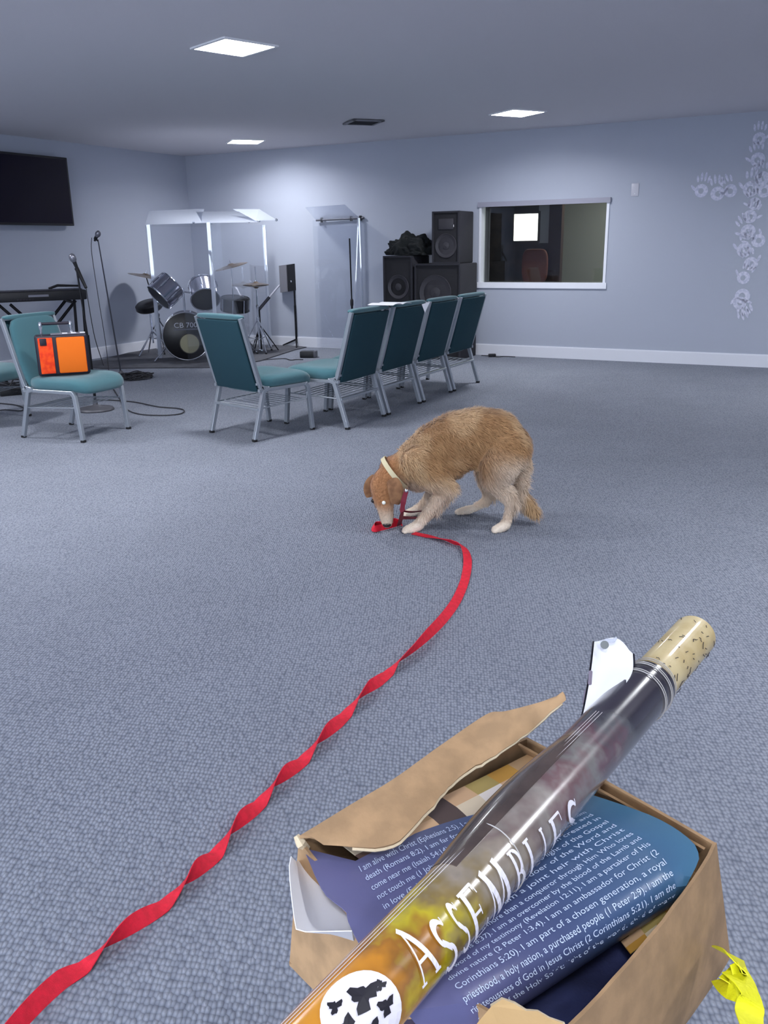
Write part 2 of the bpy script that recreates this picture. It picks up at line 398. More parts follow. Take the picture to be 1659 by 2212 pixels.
# ================================================================ WALL THINGS
blk = mat('black_plastic', (22, 22, 27), .45, bump=.1, bscale=400)
blkm = MATS['black_metal']
scr = mat('tv_screen', (14, 9, 30), .45, spec=.12)
tv = thing('television', 'large black flat television mounted high on the left wall', 'television', wb(.06, 2.8, 1.6), BANG)
room_box(b := BM(), .05, .10, 2.22, 3.62, 1.585, 2.335, bev=.006); obj('bezel', b, blk, tv)
room_box(b := BM(), .10, .104, 2.245, 3.595, 1.61, 2.31); obj('screen', b, scr, tv)
room_box(b := BM(), .0, .05, 2.6, 3.0, 1.8, 2.1, bev=.004); obj('wall_bracket', b, blkm, tv)
s_, z_ = wbp(1372, 410, 0)
t = thing('switch_plate', 'small white blank wall plate above and right of the booth window', 'switch plate', wb(s_, .004, z_), BANG)
obj('plate', room_box(BM(), s_-.04, s_+.04, 0, .008, z_-.065, z_+.065, bev=.003), mat('plate_white', (196, 196, 206), .4), t)
obj('screw', room_box(BM(), s_-.005, s_+.005, .008, .011, z_-.045, z_-.035), lampwhite, t)

# ---- cross of painted handprints
hm = mat('handprint_paint', (222, 222, 238), .7, rgb2=(190, 194, 214), vscale=40)
cr = thing('handprint_mural', 'cross made of pale painted handprints on the back wall at the far right', 'mural', wb(7.3, .002, 1.2), BANG)
def hand(bm, s, z, rot, size, flip=1):
    def P(u, v):
        u *= flip; c, q = math.cos(rot), math.sin(rot)
        return wb(s + size*(u*c - v*q), 0, z + size*(u*q + v*c)) + NB*.003
    def blob(pts):
        vs = [bm.verts.new(P(*p)) for p in pts]; bm.faces.new(vs)
    def oval(cx, cy, a, w, h, n=12):
        blob([(cx + w*math.cos(2*PI*k/n)*math.cos(a) - h*math.sin(2*PI*k/n)*math.sin(a), cy + w*math.cos(2*PI*k/n)*math.sin(a) + h*math.sin(2*PI*k/n)*math.cos(a)) for k in range(n)])
    # palm printed as a ring with the hollow left bare
    n = 16; o_ = []; i_ = []
    for k in range(n):
        a = 2*PI*k/n
        o_.append(bm.verts.new(P(.36*math.cos(a), .36*math.sin(a)))); i_.append(bm.verts.new(P(.02 + .14*math.cos(a), -.02 + .15*math.sin(a))))
    for k in range(n): bm.faces.new((o_[k], o_[(k+1) % n], i_[(k+1) % n], i_[k]))
    for fx, fy, a, L in ((-.30, .62, .16, .20), (-.11, .74, .05, .25), (.10, .72, -.06, .24), (.29, .60, -.2, .18)): oval(fx, fy, a, .065, L)
    oval(.46, .12, -.75, .07, .19)
HP = [(1515, 412, .1, 26), (1550, 418, -.1, 27), (1578, 412, -.5, 25), (1640, 300, .0, 24), (1637, 345, -.2, 27), (1647, 385, -.2, 26), (1622, 408, .1, 30), (1650, 412, -.5, 26),
      (1630, 440, -.3, 24), (1620, 468, .3, 26), (1616, 500, -.5, 28), (1638, 520, -1.2, 26), (1608, 540, .1, 29), (1622, 570, -.4, 27), (1606, 600, .4, 25), (1604, 640, 2.9, 30), (1598, 655, 2.7, 26)]
for i, (x, y, r, sz) in enumerate(HP):
    s, z = wbp(x, y, 0); b = BM(); hand(b, s, z, -r, sz/140, 1 if i % 2 else -1)
    obj('handprint', b, hm, cr, smooth=False)

# ================================================================ CHAIRS
teal = mat('teal_fabric', (70, 110, 118), .95, bump=.35, bscale=500, sheen=.3, spec=.15)
tealb = mat('teal_back_fabric', (40, 68, 78), .9, bump=.35, bscale=500, spec=.15)
frm = mat('chair_frame', (166, 172, 180), .35, .55)
rubber = mat('rubber_black', (24, 24, 26), .7)
CW = .54
def make_chair(name, label):
    t = thing(name, label, 'chair'); w = CW/2 - .02
    c = cushion(BM(), (0, .035, .397), (CW-.02, .53, .11), e=5)
    for v in c.verts:                                     # waterfall front, dished middle
        if v.co.y > .15: v.co.z -= (v.co.y - .15)**2*1.6
        if v.co.z > .41: v.co.z -= .012*max(0, 1 - (v.co.x/.22)**2)*max(0, 1 - ((v.co.y-.0)/.22)**2)
    obj('seat', c, teal, t, world=False)
    lean = math.atan2(.13, .46); M = Matrix.Rotation(PI/2 + lean, 3, 'X')
    # padded front of the backrest and flat upholstered rear panel
    c = cushion(BM(), (0, 0, 0), (CW-.06, .55, .060), e=6)
    for v in c.verts:
        k = (v.co.y/.275); v.co.z += .015*(1-k*k); v.co.x *= 1 - .04*max(0, k)
    bmesh.ops.transform(c, matrix=Matrix.Translation((0, -.252, .588)) @ M.to_4x4(), verts=c.verts)
    obj('backrest', c, teal, t, world=False)
    b = BM(); box(b, (0, -.300, .588), (CW-.085, .51, .022), M=M, bev=.008)
    obj('rear_panel', b, tealb, t, world=False)
    b = cushion(BM(), (0, -.342, .855), (CW-.045, .06, .035), e=6); obj('top_roll', b, teal, t, world=False)
    def path(s): return [(s*w, -.165, .36), (s*w, -.205, .37), (s*w, -.235, .41), (s*w, -.36, .85)]
    for s in (-1, 1):
        sqtube(b := BM(), catmull(path(s), 5), .0135); obj('back_post', b, frm, t, world=False)
        sqtube(b := BM(), [(s*w, -.15, .36), (s*w, -.20, .34), (s*w, -.30, .012)], .0145); l = obj('leg', b, frm, t, world=False)
        obj('foot_cap', box(BM(), (s*w, -.301, .010), (.03, .03, .018), bev=.003), rubber, l, world=False)
        sqtube(b := BM(), [(s*w, .19, .355), (s*w, .215, .325), (s*w, .245, .012)], .0145); l = obj('leg', b, frm, t, world=False)
        obj('foot_cap', box(BM(), (s*w, .246, .010), (.03, .03, .018), bev=.003), rubber, l, world=False)
        sqtube(b := BM(), [(s*w, -.24, .35), (s*w, .20, .35)], .0115); obj('seat_rail', b, frm, t, world=False)
        sqtube(b := BM(), [(s*(w-.0), -.262, .17+.05), (s*w, -.262, .22)], .0001) if 0 else None
    sqtube(b := BM(), [(-w, -.25, .22), (w, -.25, .22)], .009); obj('crossbar', b, frm, t, world=False)
    sqtube(b := BM(), [(-w, -.24, .395), (w, -.24, .395)], .008); obj('rear_bar', b, frm, t, world=False)
    b = BM()
    for k in range(9): tube(b, [(-w, -.22 + k*.05, .225 + k*.002), (w, -.22 + k*.05, .225 + k*.002)], .0028, n=5)
    for s in (-1, 1): tube(b, [(s*w, -.24, .22), (s*w, -.22, .225), (s*w, .20, .243), (s*w, .205, .29)], .005, n=6)
    obj('book_rack', b, frm, t, world=False)
    return t
ch0 = make_chair('stacking_chair', 'teal padded chair at the left with the orange case standing on its seat')
def place(o, rearL, rearR, label, scale=None, first=False, group=None):
    """pose from where the two rear feet stand"""
    a, b_ = Vector(rearL), Vector(rearR); xd = (b_ - a).normalized(); yd = Vector((-xd.y, xd.x, 0)); mid = (a + b_)/2 + yd*.30
    rz = math.atan2(xd.y, xd.x); k = scale or (1, 1, 1)
    if first: o.location = (mid.x, mid.y, 0); o.rotation_euler = (0, 0, rz); return o
    return dup(o, (mid.x, mid.y, 0), rz, label, group, scale)
# facing direction of the left chair from its feet
fd = Vector((.92, -.385, 0)).normalized(); ctr = (Vector((-2.545, 6.214, 0)) + Vector((-2.136, 6.043, 0)) + Vector((-1.96, 6.552, 0)) + Vector((-2.37, 6.72, 0)))/4
ch0.location = (ctr.x, ctr.y, 0); ch0.rotation_euler = (0, 0, math.atan2(fd.y, fd.x) - PI/2)
fd2 = Vector((.69, .73, 0)).normalized(); c2 = (Vector((-1.216, 6.404, 0)) + Vector((-.872, 6.022, 0)) + Vector((-.555, 6.488, 0)) + Vector((-.846, 6.584, 0)))/4
dup(ch0, (c2.x, c2.y, 0), math.atan2(fd2.y, fd2.x) - PI/2, 'teal padded chair seen from its back, turned towards the left end of the row')
RA, RB = Vector((-.279, 6.327, 0)), Vector((.97, 8.593, 0)); rd = (RB - RA).normalized(); fd3 = Vector((-rd.y, rd.x, 0)); pitch = (RB-RA).length/4 - .005
GRP = None
labs = ['teal padded chair, nearest of the row of four', 'teal padded chair, second from the near end of the row of four', 'teal padded chair, third from the near end of the row of four', 'teal padded chair, farthest of the row of four, nearest the back wall']
for k in range(4):
    m_ = RA + rd*(pitch*(k + .5)) + fd3*.30
    dup(ch0, (m_.x, m_.y, 0), math.atan2(fd3.y, fd3.x) - PI/2, labs[k], None, (1.13, 1, 1))
dup(ch0, (-3.22, 6.95, 0), math.atan2(-.25, 1) - PI/2, 'teal padded chair cut off by the left edge, behind the chair with the orange case')

# booklet lying on the tops of the row
q = atz(842, 657, .875)
t = thing('open_booklet', 'white open booklet lying on the top edge of the nearest backrests in the row', 'booklet', (q.x, q.y, .872), math.atan2(rd.y, rd.x))
pw = mat('paper_white', (240, 240, 244), .7); 
for s in (-1, 1):
    G = [[Vector((s*x*.15, y, .004 + .012*math.sin(x*PI)*.8)) for x in np.linspace(0, 1, 8)] for y in (-.11, .11)]
    obj('page', grid(BM(), G, .002), pw, t, world=False)
q = atz(919, 654, .90)
t = thing('paper_slip', 'small white paper slip stuck between the backrests of the second and third chairs', 'paper', (q.x, q.y, .86), .4)
obj('slip', poly(BM(), [(-.03, 0, .03), (.035, 0, .045), (.0, .01, -.03)], .002), pw, t, world=False)

# ================================================================ ORANGE CASE
seatdir = math.atan2(fd.y, fd.x)
oc = ctr + fd*(-.02); A_ = atz(103, 816, .452); B_ = atz(210, 800, .452); dv = (B_ - A_); rz = .37; W = .352; HH = .285; DD = .12
nrm = Vector((-math.sin(rz), math.cos(rz), 0)); m_ = (A_ + B_)/2 + nrm*DD/2 + Vector((-.035, -.06, 0))
t = thing('orange_case', 'bright orange case in a black frame with a top handle on a chair', 'case', (m_.x, m_.y, .452), rz)
M0 = Matrix.Identity(3); tilt = -.10
blkc = mat('case_black', (30, 22, 38), .5)
b = BM(); box(b, (0, 0, HH/2), (W, DD, HH), bev=.018, seg=3); obj('shell', b, blkc, t, world=False)
x0 = -W/2; s1 = W*.36
ofl = mat('orange_felt', (255, 84, 6), .8, bump=.3, bscale=300, rgb2=(236, 52, 4), vscale=30); ofr = mat('orange_cloth', (236, 112, 8), .85, bump=.3, bscale=500)
b = BM(); box(b, (x0 + .02 + (s1-.03)/2, -DD/2 - .002, HH/2), (s1-.03, .01, HH-.035), bev=.004); obj('narrow_panel', b, ofl, t, world=False)
b = BM(); box(b, (x0 + s1 + .015 + (W-s1-.035)/2, -DD/2 - .002, HH/2), (W-s1-.035, .01, HH-.035), bev=.008); obj('wide_panel', b, ofr, t, world=False)
chrome = mat('chrome', (225, 228, 235), .14, 1.0)
b = BM(); box(b, (x0 + .055, -DD/2 - .006, HH - .045), (.045, .014, .05), bev=.004); obj('latch', b, blkc, t, world=False)
b = BM(); box(b, (0.05, 0, HH + .002), (W*.66, DD*.8, .006), bev=.002); obj('top_plate', b, mat('plate_grey', (120, 118, 128), .4), t, world=False)
b = BM()
for x in (.03, .09, .15): box(b, (x, -.015, HH + .006), (.035, .05, .003))
obj('label_patch', b, pw, t, world=False)
b = BM(); tube(b, [(-W/2 + .06, 0, HH + .075), (W/2 - .11, 0, HH + .075)], .010, n=12); h = obj('handle', b, blkc, t, world=False)
for x in (-W/2 + .05, W/2 - .10): obj('handle_post', lathe(BM(), (x, 0, HH), [(.006, 0), (.010, .01), (.007, .03), (.013, .05), (.014, .075), (.009, .09)], n=14), chrome, h, world=False)

# ================================================================ MICROPHONE STANDS
cable = mat('cable_black', (30, 30, 36), .6)
cast = mat('cast_iron', (88, 88, 94), .5, .3)
def floor_cable(name, pts, label, r=.005, grp=None):
    P = catmull([(p.x, p.y, r + .002) for p in [atz(x, y, 0) for x, y in pts]], 8)
    return single(name, tube(BM(), P, r, n=6), cable, label, 'cable', grp)
def microphone(parent, p, d, L=.16):
    p = Vector(p); d = Vector(d).normalized()
    b = BM(); tube(b, [p, p + d*L*.7], [.011, .017], n=12); obj('microphone_body', b, blk, parent)
    b = BM(); lathe(b, p + d*L*.68, [(.018, 0), (.026, .015), (.028, .035), (.022, .055), (.008, .066)], n=14, axis=d); obj('microphone_grille', b, mat('mic_mesh', (140, 140, 150), .35, .7), parent)
# straight stand with clip and hanging cable
P0 = atz(262, 812); top = atY(212, 520, P0.y - .25)
t = thing('microphone_stand', 'tall thin microphone stand with a clip on top and a hanging cable', 'microphone stand', (P0.x, P0.y, 0))
tube(b := BM(), [(P0.x, P0.y, .02), (P0*.5 + top*.5) + Vector((0, 0, .01)), top], [.009, .008, .006], n=8); obj('pole', b, mat('steel_pole', (88, 90, 98), .35, .7), t)
lathe(b := BM(), (P0.x, P0.y, 0), [(.13, 0), (.13, .012), (.03, .03), (.012, .06)], n=28); obj('round_base', b, cast, t)
tube(b := BM(), [top, top + Vector((-.03, 0, .02)), top + Vector((.03, -.05, .09))], [.012, .014, .010], n=8); obj('clip', b, blk, t)
microphone(t, top + Vector((-.035, 0, -.0)), (.6, -.4, .75), .085)
cb = [top + Vector((-.06, 0, .03)), atY(198, 545, P0.y - .2), atY(212, 640, P0.y - .1), atY(228, 740, P0.y), atY(235, 800, P0.y - .0)]
tube(b := BM(), catmull(cb, 6), .0035, n=5); obj('cable', b, cable, t)
# stand with round base and boom at the keyboard
P1 = atz(208, 886); n1 = zat = None
t = thing('microphone_stand', 'microphone stand with a round grey base, boom mic beside the keyboard', 'microphone stand', (P1.x, P1.y, 0))
lathe(b := BM(), (P1.x, P1.y, 0), [(.145, 0), (.15, .008), (.14, .022), (.05, .034), (.02, .05), (.016, .09)], n=36); obj('round_base', b, cast, t)
tp = atY(166, 585, P1.y)
tube(b := BM(), [(P1.x, P1.y, .04), (P1.x, P1.y, tp.z*.55)], .012, n=10); tube(b, [(P1.x, P1.y, tp.z*.5), tp], .008, n=10); obj('pole', b, blkm, t)
e2 = atY(186, 622, P1.y - .05)
tube(b := BM(), [tp + Vector((0, 0, .02)), e2], [.018, .012], n=10); obj('boom', b, blkm, t)
microphone(t, tp + Vector((.01, 0, .0)), (-.25, -.2, 1), .11)
cb = [e2, atY(192, 660, P1.y-.05), atY(205, 730, P1.y), atY(224, 790, P1.y + .05)]
tube(b := BM(), catmull(cb, 6), .0035, n=5); obj('cable', b, cable, t)

# ================================================================ KEYBOARD ON STAND
kl = atY(-70, 640, 9.0); kr = atY(187, 636, 9.55); kz = kr.z
dv = (kr - kl); dv.z = 0; L = dv.length; rz = math.atan2(dv.y, dv.x); mid = (kl + kr)/2
t = thing('stage_keyboard', 'long black electronic keyboard resting on a folding stand at the left', 'keyboard', (mid.x, mid.y, kz - .05), rz)
kz0 = 0
b = BM(); box(b, (0, .16, .05), (L, .34, .10), bev=.012, seg=2); obj('case_body', b, blk, t, world=False)
b = BM(); box(b, (0, .12, .106), (L*.94, .20, .012), bev=.003); obj('control_panel', b, mat('panel_dark', (52, 52, 62), .4), t, world=False)
b = BM()
for k in range(36): box(b, (-L*.45 + (k + .5)*L*.9/36, .30, .100), (L*.9/36*.9, .11, .014))
obj('white_keys', b, pw, t, world=False)
b = BM(); box(b, (L*.08, -.011, .055), (.20, .004, .022)); obj('rear_badge', b, mat('badge_grey', (120, 120, 132), .5), t, world=False)
b = BM()
for k in range(6): box(b, (-L*.1 + k*.03, -.011, .02), (.016, .004, .014))
obj('socket_row', b, blkc, t, world=False)
tube(b := BM(), [(L*.20, .2, .115), (L*.28, .2, .145), (L*.47, .2, .135)], [.012, .014, .01], n=8)
single('sustain_lamp', b, blk, 'small black gooseneck lamp lying on top of the keyboard', 'lamp', world=False)
bpy.data.objects['sustain_lamp'].name = 'gooseneck_lamp'
g = bpy.data.objects['gooseneck_lamp']; g.location = (mid.x, mid.y, kz - .05); g.rotation_euler = (0, 0, rz)
st = thing('keyboard_stand', 'black folding cross-legged stand under the keyboard', 'stand', (mid.x, mid.y, 0), rz)
zt_ = kz - .052
for s, yy in ((1, .06), (-1, .28)):
    for q in (0, 1):
        xx = .05 if q == 0 else .16
        tube(b := BM(), [(s*(L*.30) + xx, yy, .03), (-s*(L*.30) + xx, yy, zt_ - .02)], .016, n=10); obj('cross_leg', b, blkm, st, world=False)
for x in (-L*.28, L*.36):
    tube(b := BM(), [(x, -.02, zt_ - .018), (x, .36, zt_ - .018)], .016, n=10); obj('support_arm', b, blkm, st, world=False)
for x in (-L*.30, L*.40):
    tube(b := BM(), [(x, -.16, .02), (x, .48, .02)], .018, n=10); obj('floor_bar', b, blkm, st, world=False)
# two thin rear legs at the right end
for x_, px0, py0, px1, py1 in ((0, 178, 640, 186, 735), (1, 160, 645, 166, 720)):
    a_ = atY(px0, py0, 9.62); b_ = atY(px1, py1, 9.6)
    tube(b := BM(), [a_, b_, Vector((b_.x + .02, b_.y, .015))], [.014, .017, .014], n=8); obj('rear_leg', b, blkm, st)
t = thing('pedal_board', 'black pedals and cables heaped on the floor at the left edge under the keyboard', 'pedal', atz(25, 850))
q = atz(22, 852)
b = BM()
for k, (dx, dy, w) in enumerate(((-.1, .1, .25), (.15, .25, .2), (.02, -.02, .22))): box(b, (q.x + dx, q.y + dy, .035), (w, .14, .07), rz=.3*k, bev=.01)
obj('pedal', b, blk, t)
b = BM()
for k in range(9):
    pts = [(q.x + rng.normal(0, .16), q.y + .1 + rng.normal(0, .14), .02 + abs(rng.normal(0, .05))) for _ in range(6)]
    tube(b, catmull(pts, 6), .007, n=5)
obj('cable_bundle', b, cable, t)
for s in ((10, 720, 45, 800), (-30, 690, 40, 740)):
    pass
floor_cable('audio_cable', [(-10, 872), (30, 876), (50, 882), (45, 889), (10, 887), (-15, 891)], 'thin black cable loop on the carpet at the left edge')
floor_cable('audio_cable', [(204, 866), (240, 866), (290, 870), (340, 880), (385, 884), (398, 889), (388, 896), (350, 899), (300, 896), (272, 884), (255, 858), (245, 842)], 'long black cable looping on the carpet right of the round mic stand base', .005)
b = BM(); q = atz(295, 818)
for k in range(10):
    a0_ = rng.uniform(0, 6.28); pts = []
    for j in range(9):
        a_ = a0_ + j*.7; pts.append((q.x + math.cos(a_)*(.15 + rng.normal(0, .03)), q.y + math.sin(a_)*(.16 + rng.normal(0, .04)), .008 + .05*rng.random()))
    tube(b, catmull(pts, 4), .006, n=5)
single('coiled_cable', b, cable, 'tangled coil of black cable on the carpet behind the chair with the orange case', 'cable')

# ================================================================ DRUM KIT
rug = mat('rug_grey', (84, 85, 92), .95, bump=.5, bscale=120, var=.12, vscale=14)
rp = [atz(x, y) for x, y in ((150, 790), (222, 797), (460, 795), (562, 781), (640, 756), (662, 751), (600, 745), (430, 740), (352, 744), (222, 778))]
single('drum_rug', poly(BM(), [(p.x, p.y, .012) for p in rp], .011), rug, 'dark grey flat rug spread under the drum kit', 'rug')
RZ = .013
shell = mat('drum_shell', (176, 176, 188), .16, .95); dark = mat('drum_head_dark', (16, 16, 20), .35); clearh = mat('drum_head_amber', (150, 146, 118), .4)
def drum(t, c, ax, r, L, name='shell', front=None, lugs=8, hoopm=None):
    c = Vector(c); ax = Vector(ax).normalized(); x, y = frame_of(ax)
    b = BM(); lathe(b, c - ax*L/2, [(r, 0), (r, L)], n=40, axis=ax); sh = obj(name, b, shell, t, ang=60)
    b = BM()
    for s in (-1, 1): torus(b, c + ax*s*(L/2), ax, r + .006, .009, n=40, m=8)
    obj('hoop', b, hoopm or chrome, t)
    b = BM(); lathe(b, c + ax*(L/2 + .001), [(r, 0), (r*.98, .004)], n=40, axis=ax); obj('front_head', b, front or dark, t)
    b = BM(); lathe(b, c - ax*(L/2 + .005), [(r*.98, 0), (r, .004)], n=40, axis=ax); obj('batter_head', b, mat('head_white', (206, 206, 210), .6), t)
    for k in range(lugs):
        a = 2*PI*(k + .3)/lugs; d = x*math.cos(a) + y*math.sin(a)
        b = BM(); tube(b, [c + d*(r + .012) - ax*L*.5, c + d*(r + .012) + ax*L*.5], .004, n=6)
        tube(b, [c + d*(r + .009) - ax*L*.2, c + d*(r + .009) + ax*L*.2], .011, n=8); obj('lug', b, chrome, t)
    return t
# bass drum
fc = atz(400, 779, RZ); r = .275
bd_c = Vector((fc.x, fc.y + .20, RZ + r + .01)); axb = Vector((.20, -1, 0)).normalized()
t = thing('bass_drum', 'large bass drum with a black front head reading CB 700 and a round port hole', 'drum', (bd_c.x, bd_c.y, RZ))
drum(t, bd_c, axb, r, .36, hoopm=mat('bass_hoop', (190, 192, 200), .25, .8))
fcn = bd_c + axb*(.18 + .006); xr = Vector((-axb.y, axb.x, 0)); up = Vector((0, 0, 1))
b = BM(); lathe(b, fcn + xr*.03 - up*.085, [(.118, 0), (.118, .004), (.1, .005)], n=36, axis=axb); obj('port_hole', b, clearh, t)
b = BM(); torus(b, fcn + xr*.03 - up*.085 + axb*.004, axb, .118, .006, n=36); obj('port_ring', b, mat('port_rim', (60, 58, 54), .4), t)
lw = mat('letter_silver', (190, 192, 204), .5)
b = put_text(BM(), 'CB 700', lambda x, y: fcn + axb*.004 + xr*(-.135 + x*.27) + up*(.105 + y*.085)); obj('lettering', b, lw, t, smooth=False)
b = BM(); q = fcn + axb*.004 + up*.092
vs = [b.verts.new(q + xr*a + up*c) for a, c in ((-.135, 0), (.135, 0), (.135, -.016), (-.135, -.016))]; b.faces.new(vs); obj('name_underline', b, mat('letter_grey', (96, 98, 110), .5), t, smooth=False)
for s in (-1, 1):
    tube(b := BM(), [bd_c + axb*.08 + xr*s*.24 - up*.12, bd_c + axb*.20 + xr*s*.40 - up*(r + .005)], .009, n=8); obj('spur', b, chrome, t)
tube(b := BM(), [bd_c + up*r*.98, bd_c + up*(r + .28)], .012, n=10); obj('tom_post', b, chrome, t)
mt = bd_c + up*(r + .24)
# toms
c1 = atY(358, 628, bd_c.y - .02); ax1 = Vector((-.66, -.45, -.62)).normalized()
t = thing('tom_drum', 'chrome rack tom on the left of the drum kit tilted away, dark underside', 'drum', (c1.x, c1.y, c1.z - .1)); drum(t, c1, ax1, .165, .24, lugs=6)
tube(b := BM(), [mt, c1 + Vector((.05, 0, -.05))], .010, n=8); obj('tom_arm', b, chrome, t)
c2_ = atY(441, 632, bd_c.y - .02); ax2 = Vector((.22, -.72, -.62)).normalized()
t = thing('tom_drum', 'chrome rack tom in the middle of the drum kit, dark round underside facing the room', 'drum', (c2_.x, c2_.y, c2_.z - .1)); drum(t, c2_, ax2, .165, .24, lugs=6)
tube(b := BM(), [mt, c2_ + Vector((-.05, 0.02, -.02))], .010, n=8); obj('tom_arm', b, chrome, t)
c3 = atY(508, 657, bd_c.y + .35); ax3 = Vector((0.35, -.2, -.9))
blsh = mat('shell_black', (24, 24, 30), .25)
t = thing('snare_drum', 'small black drum with chrome lugs at the right of the drum kit', 'drum', (c3.x, c3.y, RZ))
b = BM(); axx = Vector((.10, -.15, 1)).normalized(); lathe(b, c3 - axx*.075, [(.17, 0), (.17, .15)], n=36, axis=axx); obj('shell', b, blsh, t, ang=60)
b = BM()
for s in (-1, 1): torus(b, c3 + axx*s*.075, axx, .174, .007, n=36)
obj('hoop', b, blsh, t)
b = BM(); lathe(b, c3 + axx*.076, [(.168, 0), (.16, .003)], n=36, axis=axx); obj('head', b, dark, t)
for k in range(8):
    a = 2*PI*k/8; d = frame_of(axx)[0]*math.cos(a) + frame_of(axx)[1]*math.sin(a); tube(b := BM(), [c3 + d*.182 - axx*.08, c3 + d*.182 + axx*.08], .007, n=6); obj('lug', b, chrome, t)
tube(b := BM(), [(c3.x, c3.y, RZ + .2), c3 - axx*.08], .011, n=8)
for k in range(3):
    a = k*2.094 + .4; tube(b, [(c3.x, c3.y, .30), (c3.x + .24*math.cos(a), c3.y + .24*math.sin(a), RZ + .008)], .008, n=6)
obj('snare_stand', b, chrome, t)
# floor tom behind, black
q = atY(345, 670, bd_c.y + .45)
t = thing('drum_throne', 'dark padded drummer stool half hidden behind the left tom', 'stool', (q.x - .12, q.y, RZ))
x0_, y0_ = q.x - .12, q.y; zt3 = atY(330, 660, y0_).z
b = BM(); lathe(b, (x0_, y0_, zt3 - .05), [(.15, 0), (.17, .02), (.17, .07), (.14, .095), (.01, .10)], n=28, axis=Vector((-.12, -.3, 1))); obj('seat_pad', b, dark, t)
tube(b := BM(), [(x0_, y0_, RZ + .15), (x0_, y0_, zt3 - .04)], .014, n=8); obj('post', b, chrome, t)
for k in range(3):
    a = k*2.094; tube(b := BM(), [(x0_, y0_, .32), (x0_ + .26*math.cos(a), y0_ + .26*math.sin(a), RZ + .01)], .009, n=6); obj('leg', b, chrome, t)
# cymbals
brass = mat('cymbal_brass', (150, 132, 112), .28, .9, rgb2=(120, 104, 92), vscale=20)
def cymbal(t, c, ax, r):
    b = BM(); ax = Vector(ax).normalized()
    lathe(b, c, [(.006, .030), (r*.14, .026), (r*.22, .012), (r*.6, .004), (r, -.010), (r, -.013), (r*.6, .001), (r*.22, .008), (.006, .024)], n=48, axis=ax); obj('cymbal', b, brass, t)
    b = BM(); lathe(b, Vector(c) + ax*.026, [(.010, 0), (.010, .02), (.004, .022), (.004, .04)], n=12, axis=ax); obj('wing_nut', b, chrome, t)
def tripod(t, x, y, z0, z1, foot=.26, m=None, a0=.3, top=None):
    m = m or chrome
    tube(b := BM(), [(x, y, RZ + .06), (x, y, z0)], .012, n=10); tube(b, [(x, y, z0 - .02), top or (x, y, z1)], .007, n=8); obj('pole', b, m, t)
    b = BM(); lathe(b, (x, y, z0 - .03), [(.018, 0), (.02, .03), (.012, .04)], n=12); lathe(b, (x, y, RZ + .40), [(.02, 0), (.02, .04)], n=12); obj('clamp', b, m, t)
    for k in range(3):
        a = a0 + k*2.094; dx, dy = math.cos(a), math.sin(a)
        tube(b := BM(), [(x, y, RZ + .42), (x + dx*foot, y + dy*foot, RZ + .012)], .008, n=6)
        tube(b, [(x, y, RZ + .16), (x + dx*foot*.55, y + dy*foot*.55, RZ + .19)], .005, n=6); l = obj('leg', b, m, t)
        b = BM(); lathe(b, (x + dx*foot, y + dy*foot, RZ), [(.012, 0), (.014, .01), (.01, .02)], n=10); obj('rubber_foot', b, rubber, l)
cc = atY(499, 574, bd_c.y + .30)
t = thing('crash_cymbal', 'brass crash cymbal on a thin stand, highest above the middle of the drum kit', 'cymbal', (cc.x, cc.y, RZ))
cymbal(t, cc, (-.22, -.10, 1), .205); tripod(t, cc.x, cc.y, .62, cc.z, top=cc)
ch = atY(553, 615, 11.35)
t = thing('hi_hat', 'pair of hi-hat cymbals on a chrome tripod stand at the right of the kit', 'cymbal', (ch.x, ch.y, RZ))
cymbal(t, ch + Vector((0, 0, .012)), (0, 0, 1), .165); cymbal(t, ch - Vector((0, 0, .018)), (0, 0, -1), .165); tripod(t, ch.x, ch.y, .60, ch.z + .22, .24, a0=1.0)
tube(b := BM(), [(ch.x, ch.y, RZ + .03), (ch.x + .06, ch.y - .22, RZ + .05)], .012, n=6); obj('foot_pedal', b, chrome, t)
B0 = LIGHTS[1]; Cy = Vector((-2.985, 11.50, .985))
t = thing('crash_cymbal', 'brass crash cymbal seen edge-on at the far left of the drum kit', 'cymbal', (Cy.x, Cy.y, RZ))
cymbal(t, Cy, (.22, .02, 1), .225); tripod(t, Cy.x + .1, Cy.y + .05, .5, Cy.z, .28, blkm, a0=.9, top=Cy)
# diagonal boom beside the hi-hat
f0 = atz(600, 757, RZ); a_ = atY(560, 668, f0.y - .1); b_ = atY(604, 616, f0.y)
t = thing('boom_stand', 'stand with a pale diagonal boom arm right of the hi-hat', 'stand', (f0.x, f0.y, 0))
mid_ = a_*.5 + b_*.5
tube(b := BM(), [a_, mid_], .020, n=8); obj('counterweight_arm', b, mat('dark_steel', (70, 70, 78), .4, .5), t)
tube(b := BM(), [mid_, b_], .012, n=8); obj('boom_arm', b, mat('pale_steel', (190, 190, 202), .4, .3), t)
tube(b := BM(), [(a_.x, a_.y, RZ), a_], .010, n=8); obj('pole', b, blkm, t)
for k in range(3):
    a = k*2.094 + .2; tube(b := BM(), [(a_.x, a_.y, .35), (a_.x + .22*math.cos(a), a_.y + .22*math.sin(a), RZ + .01)], .008, n=6); obj('leg', b, blkm, t)

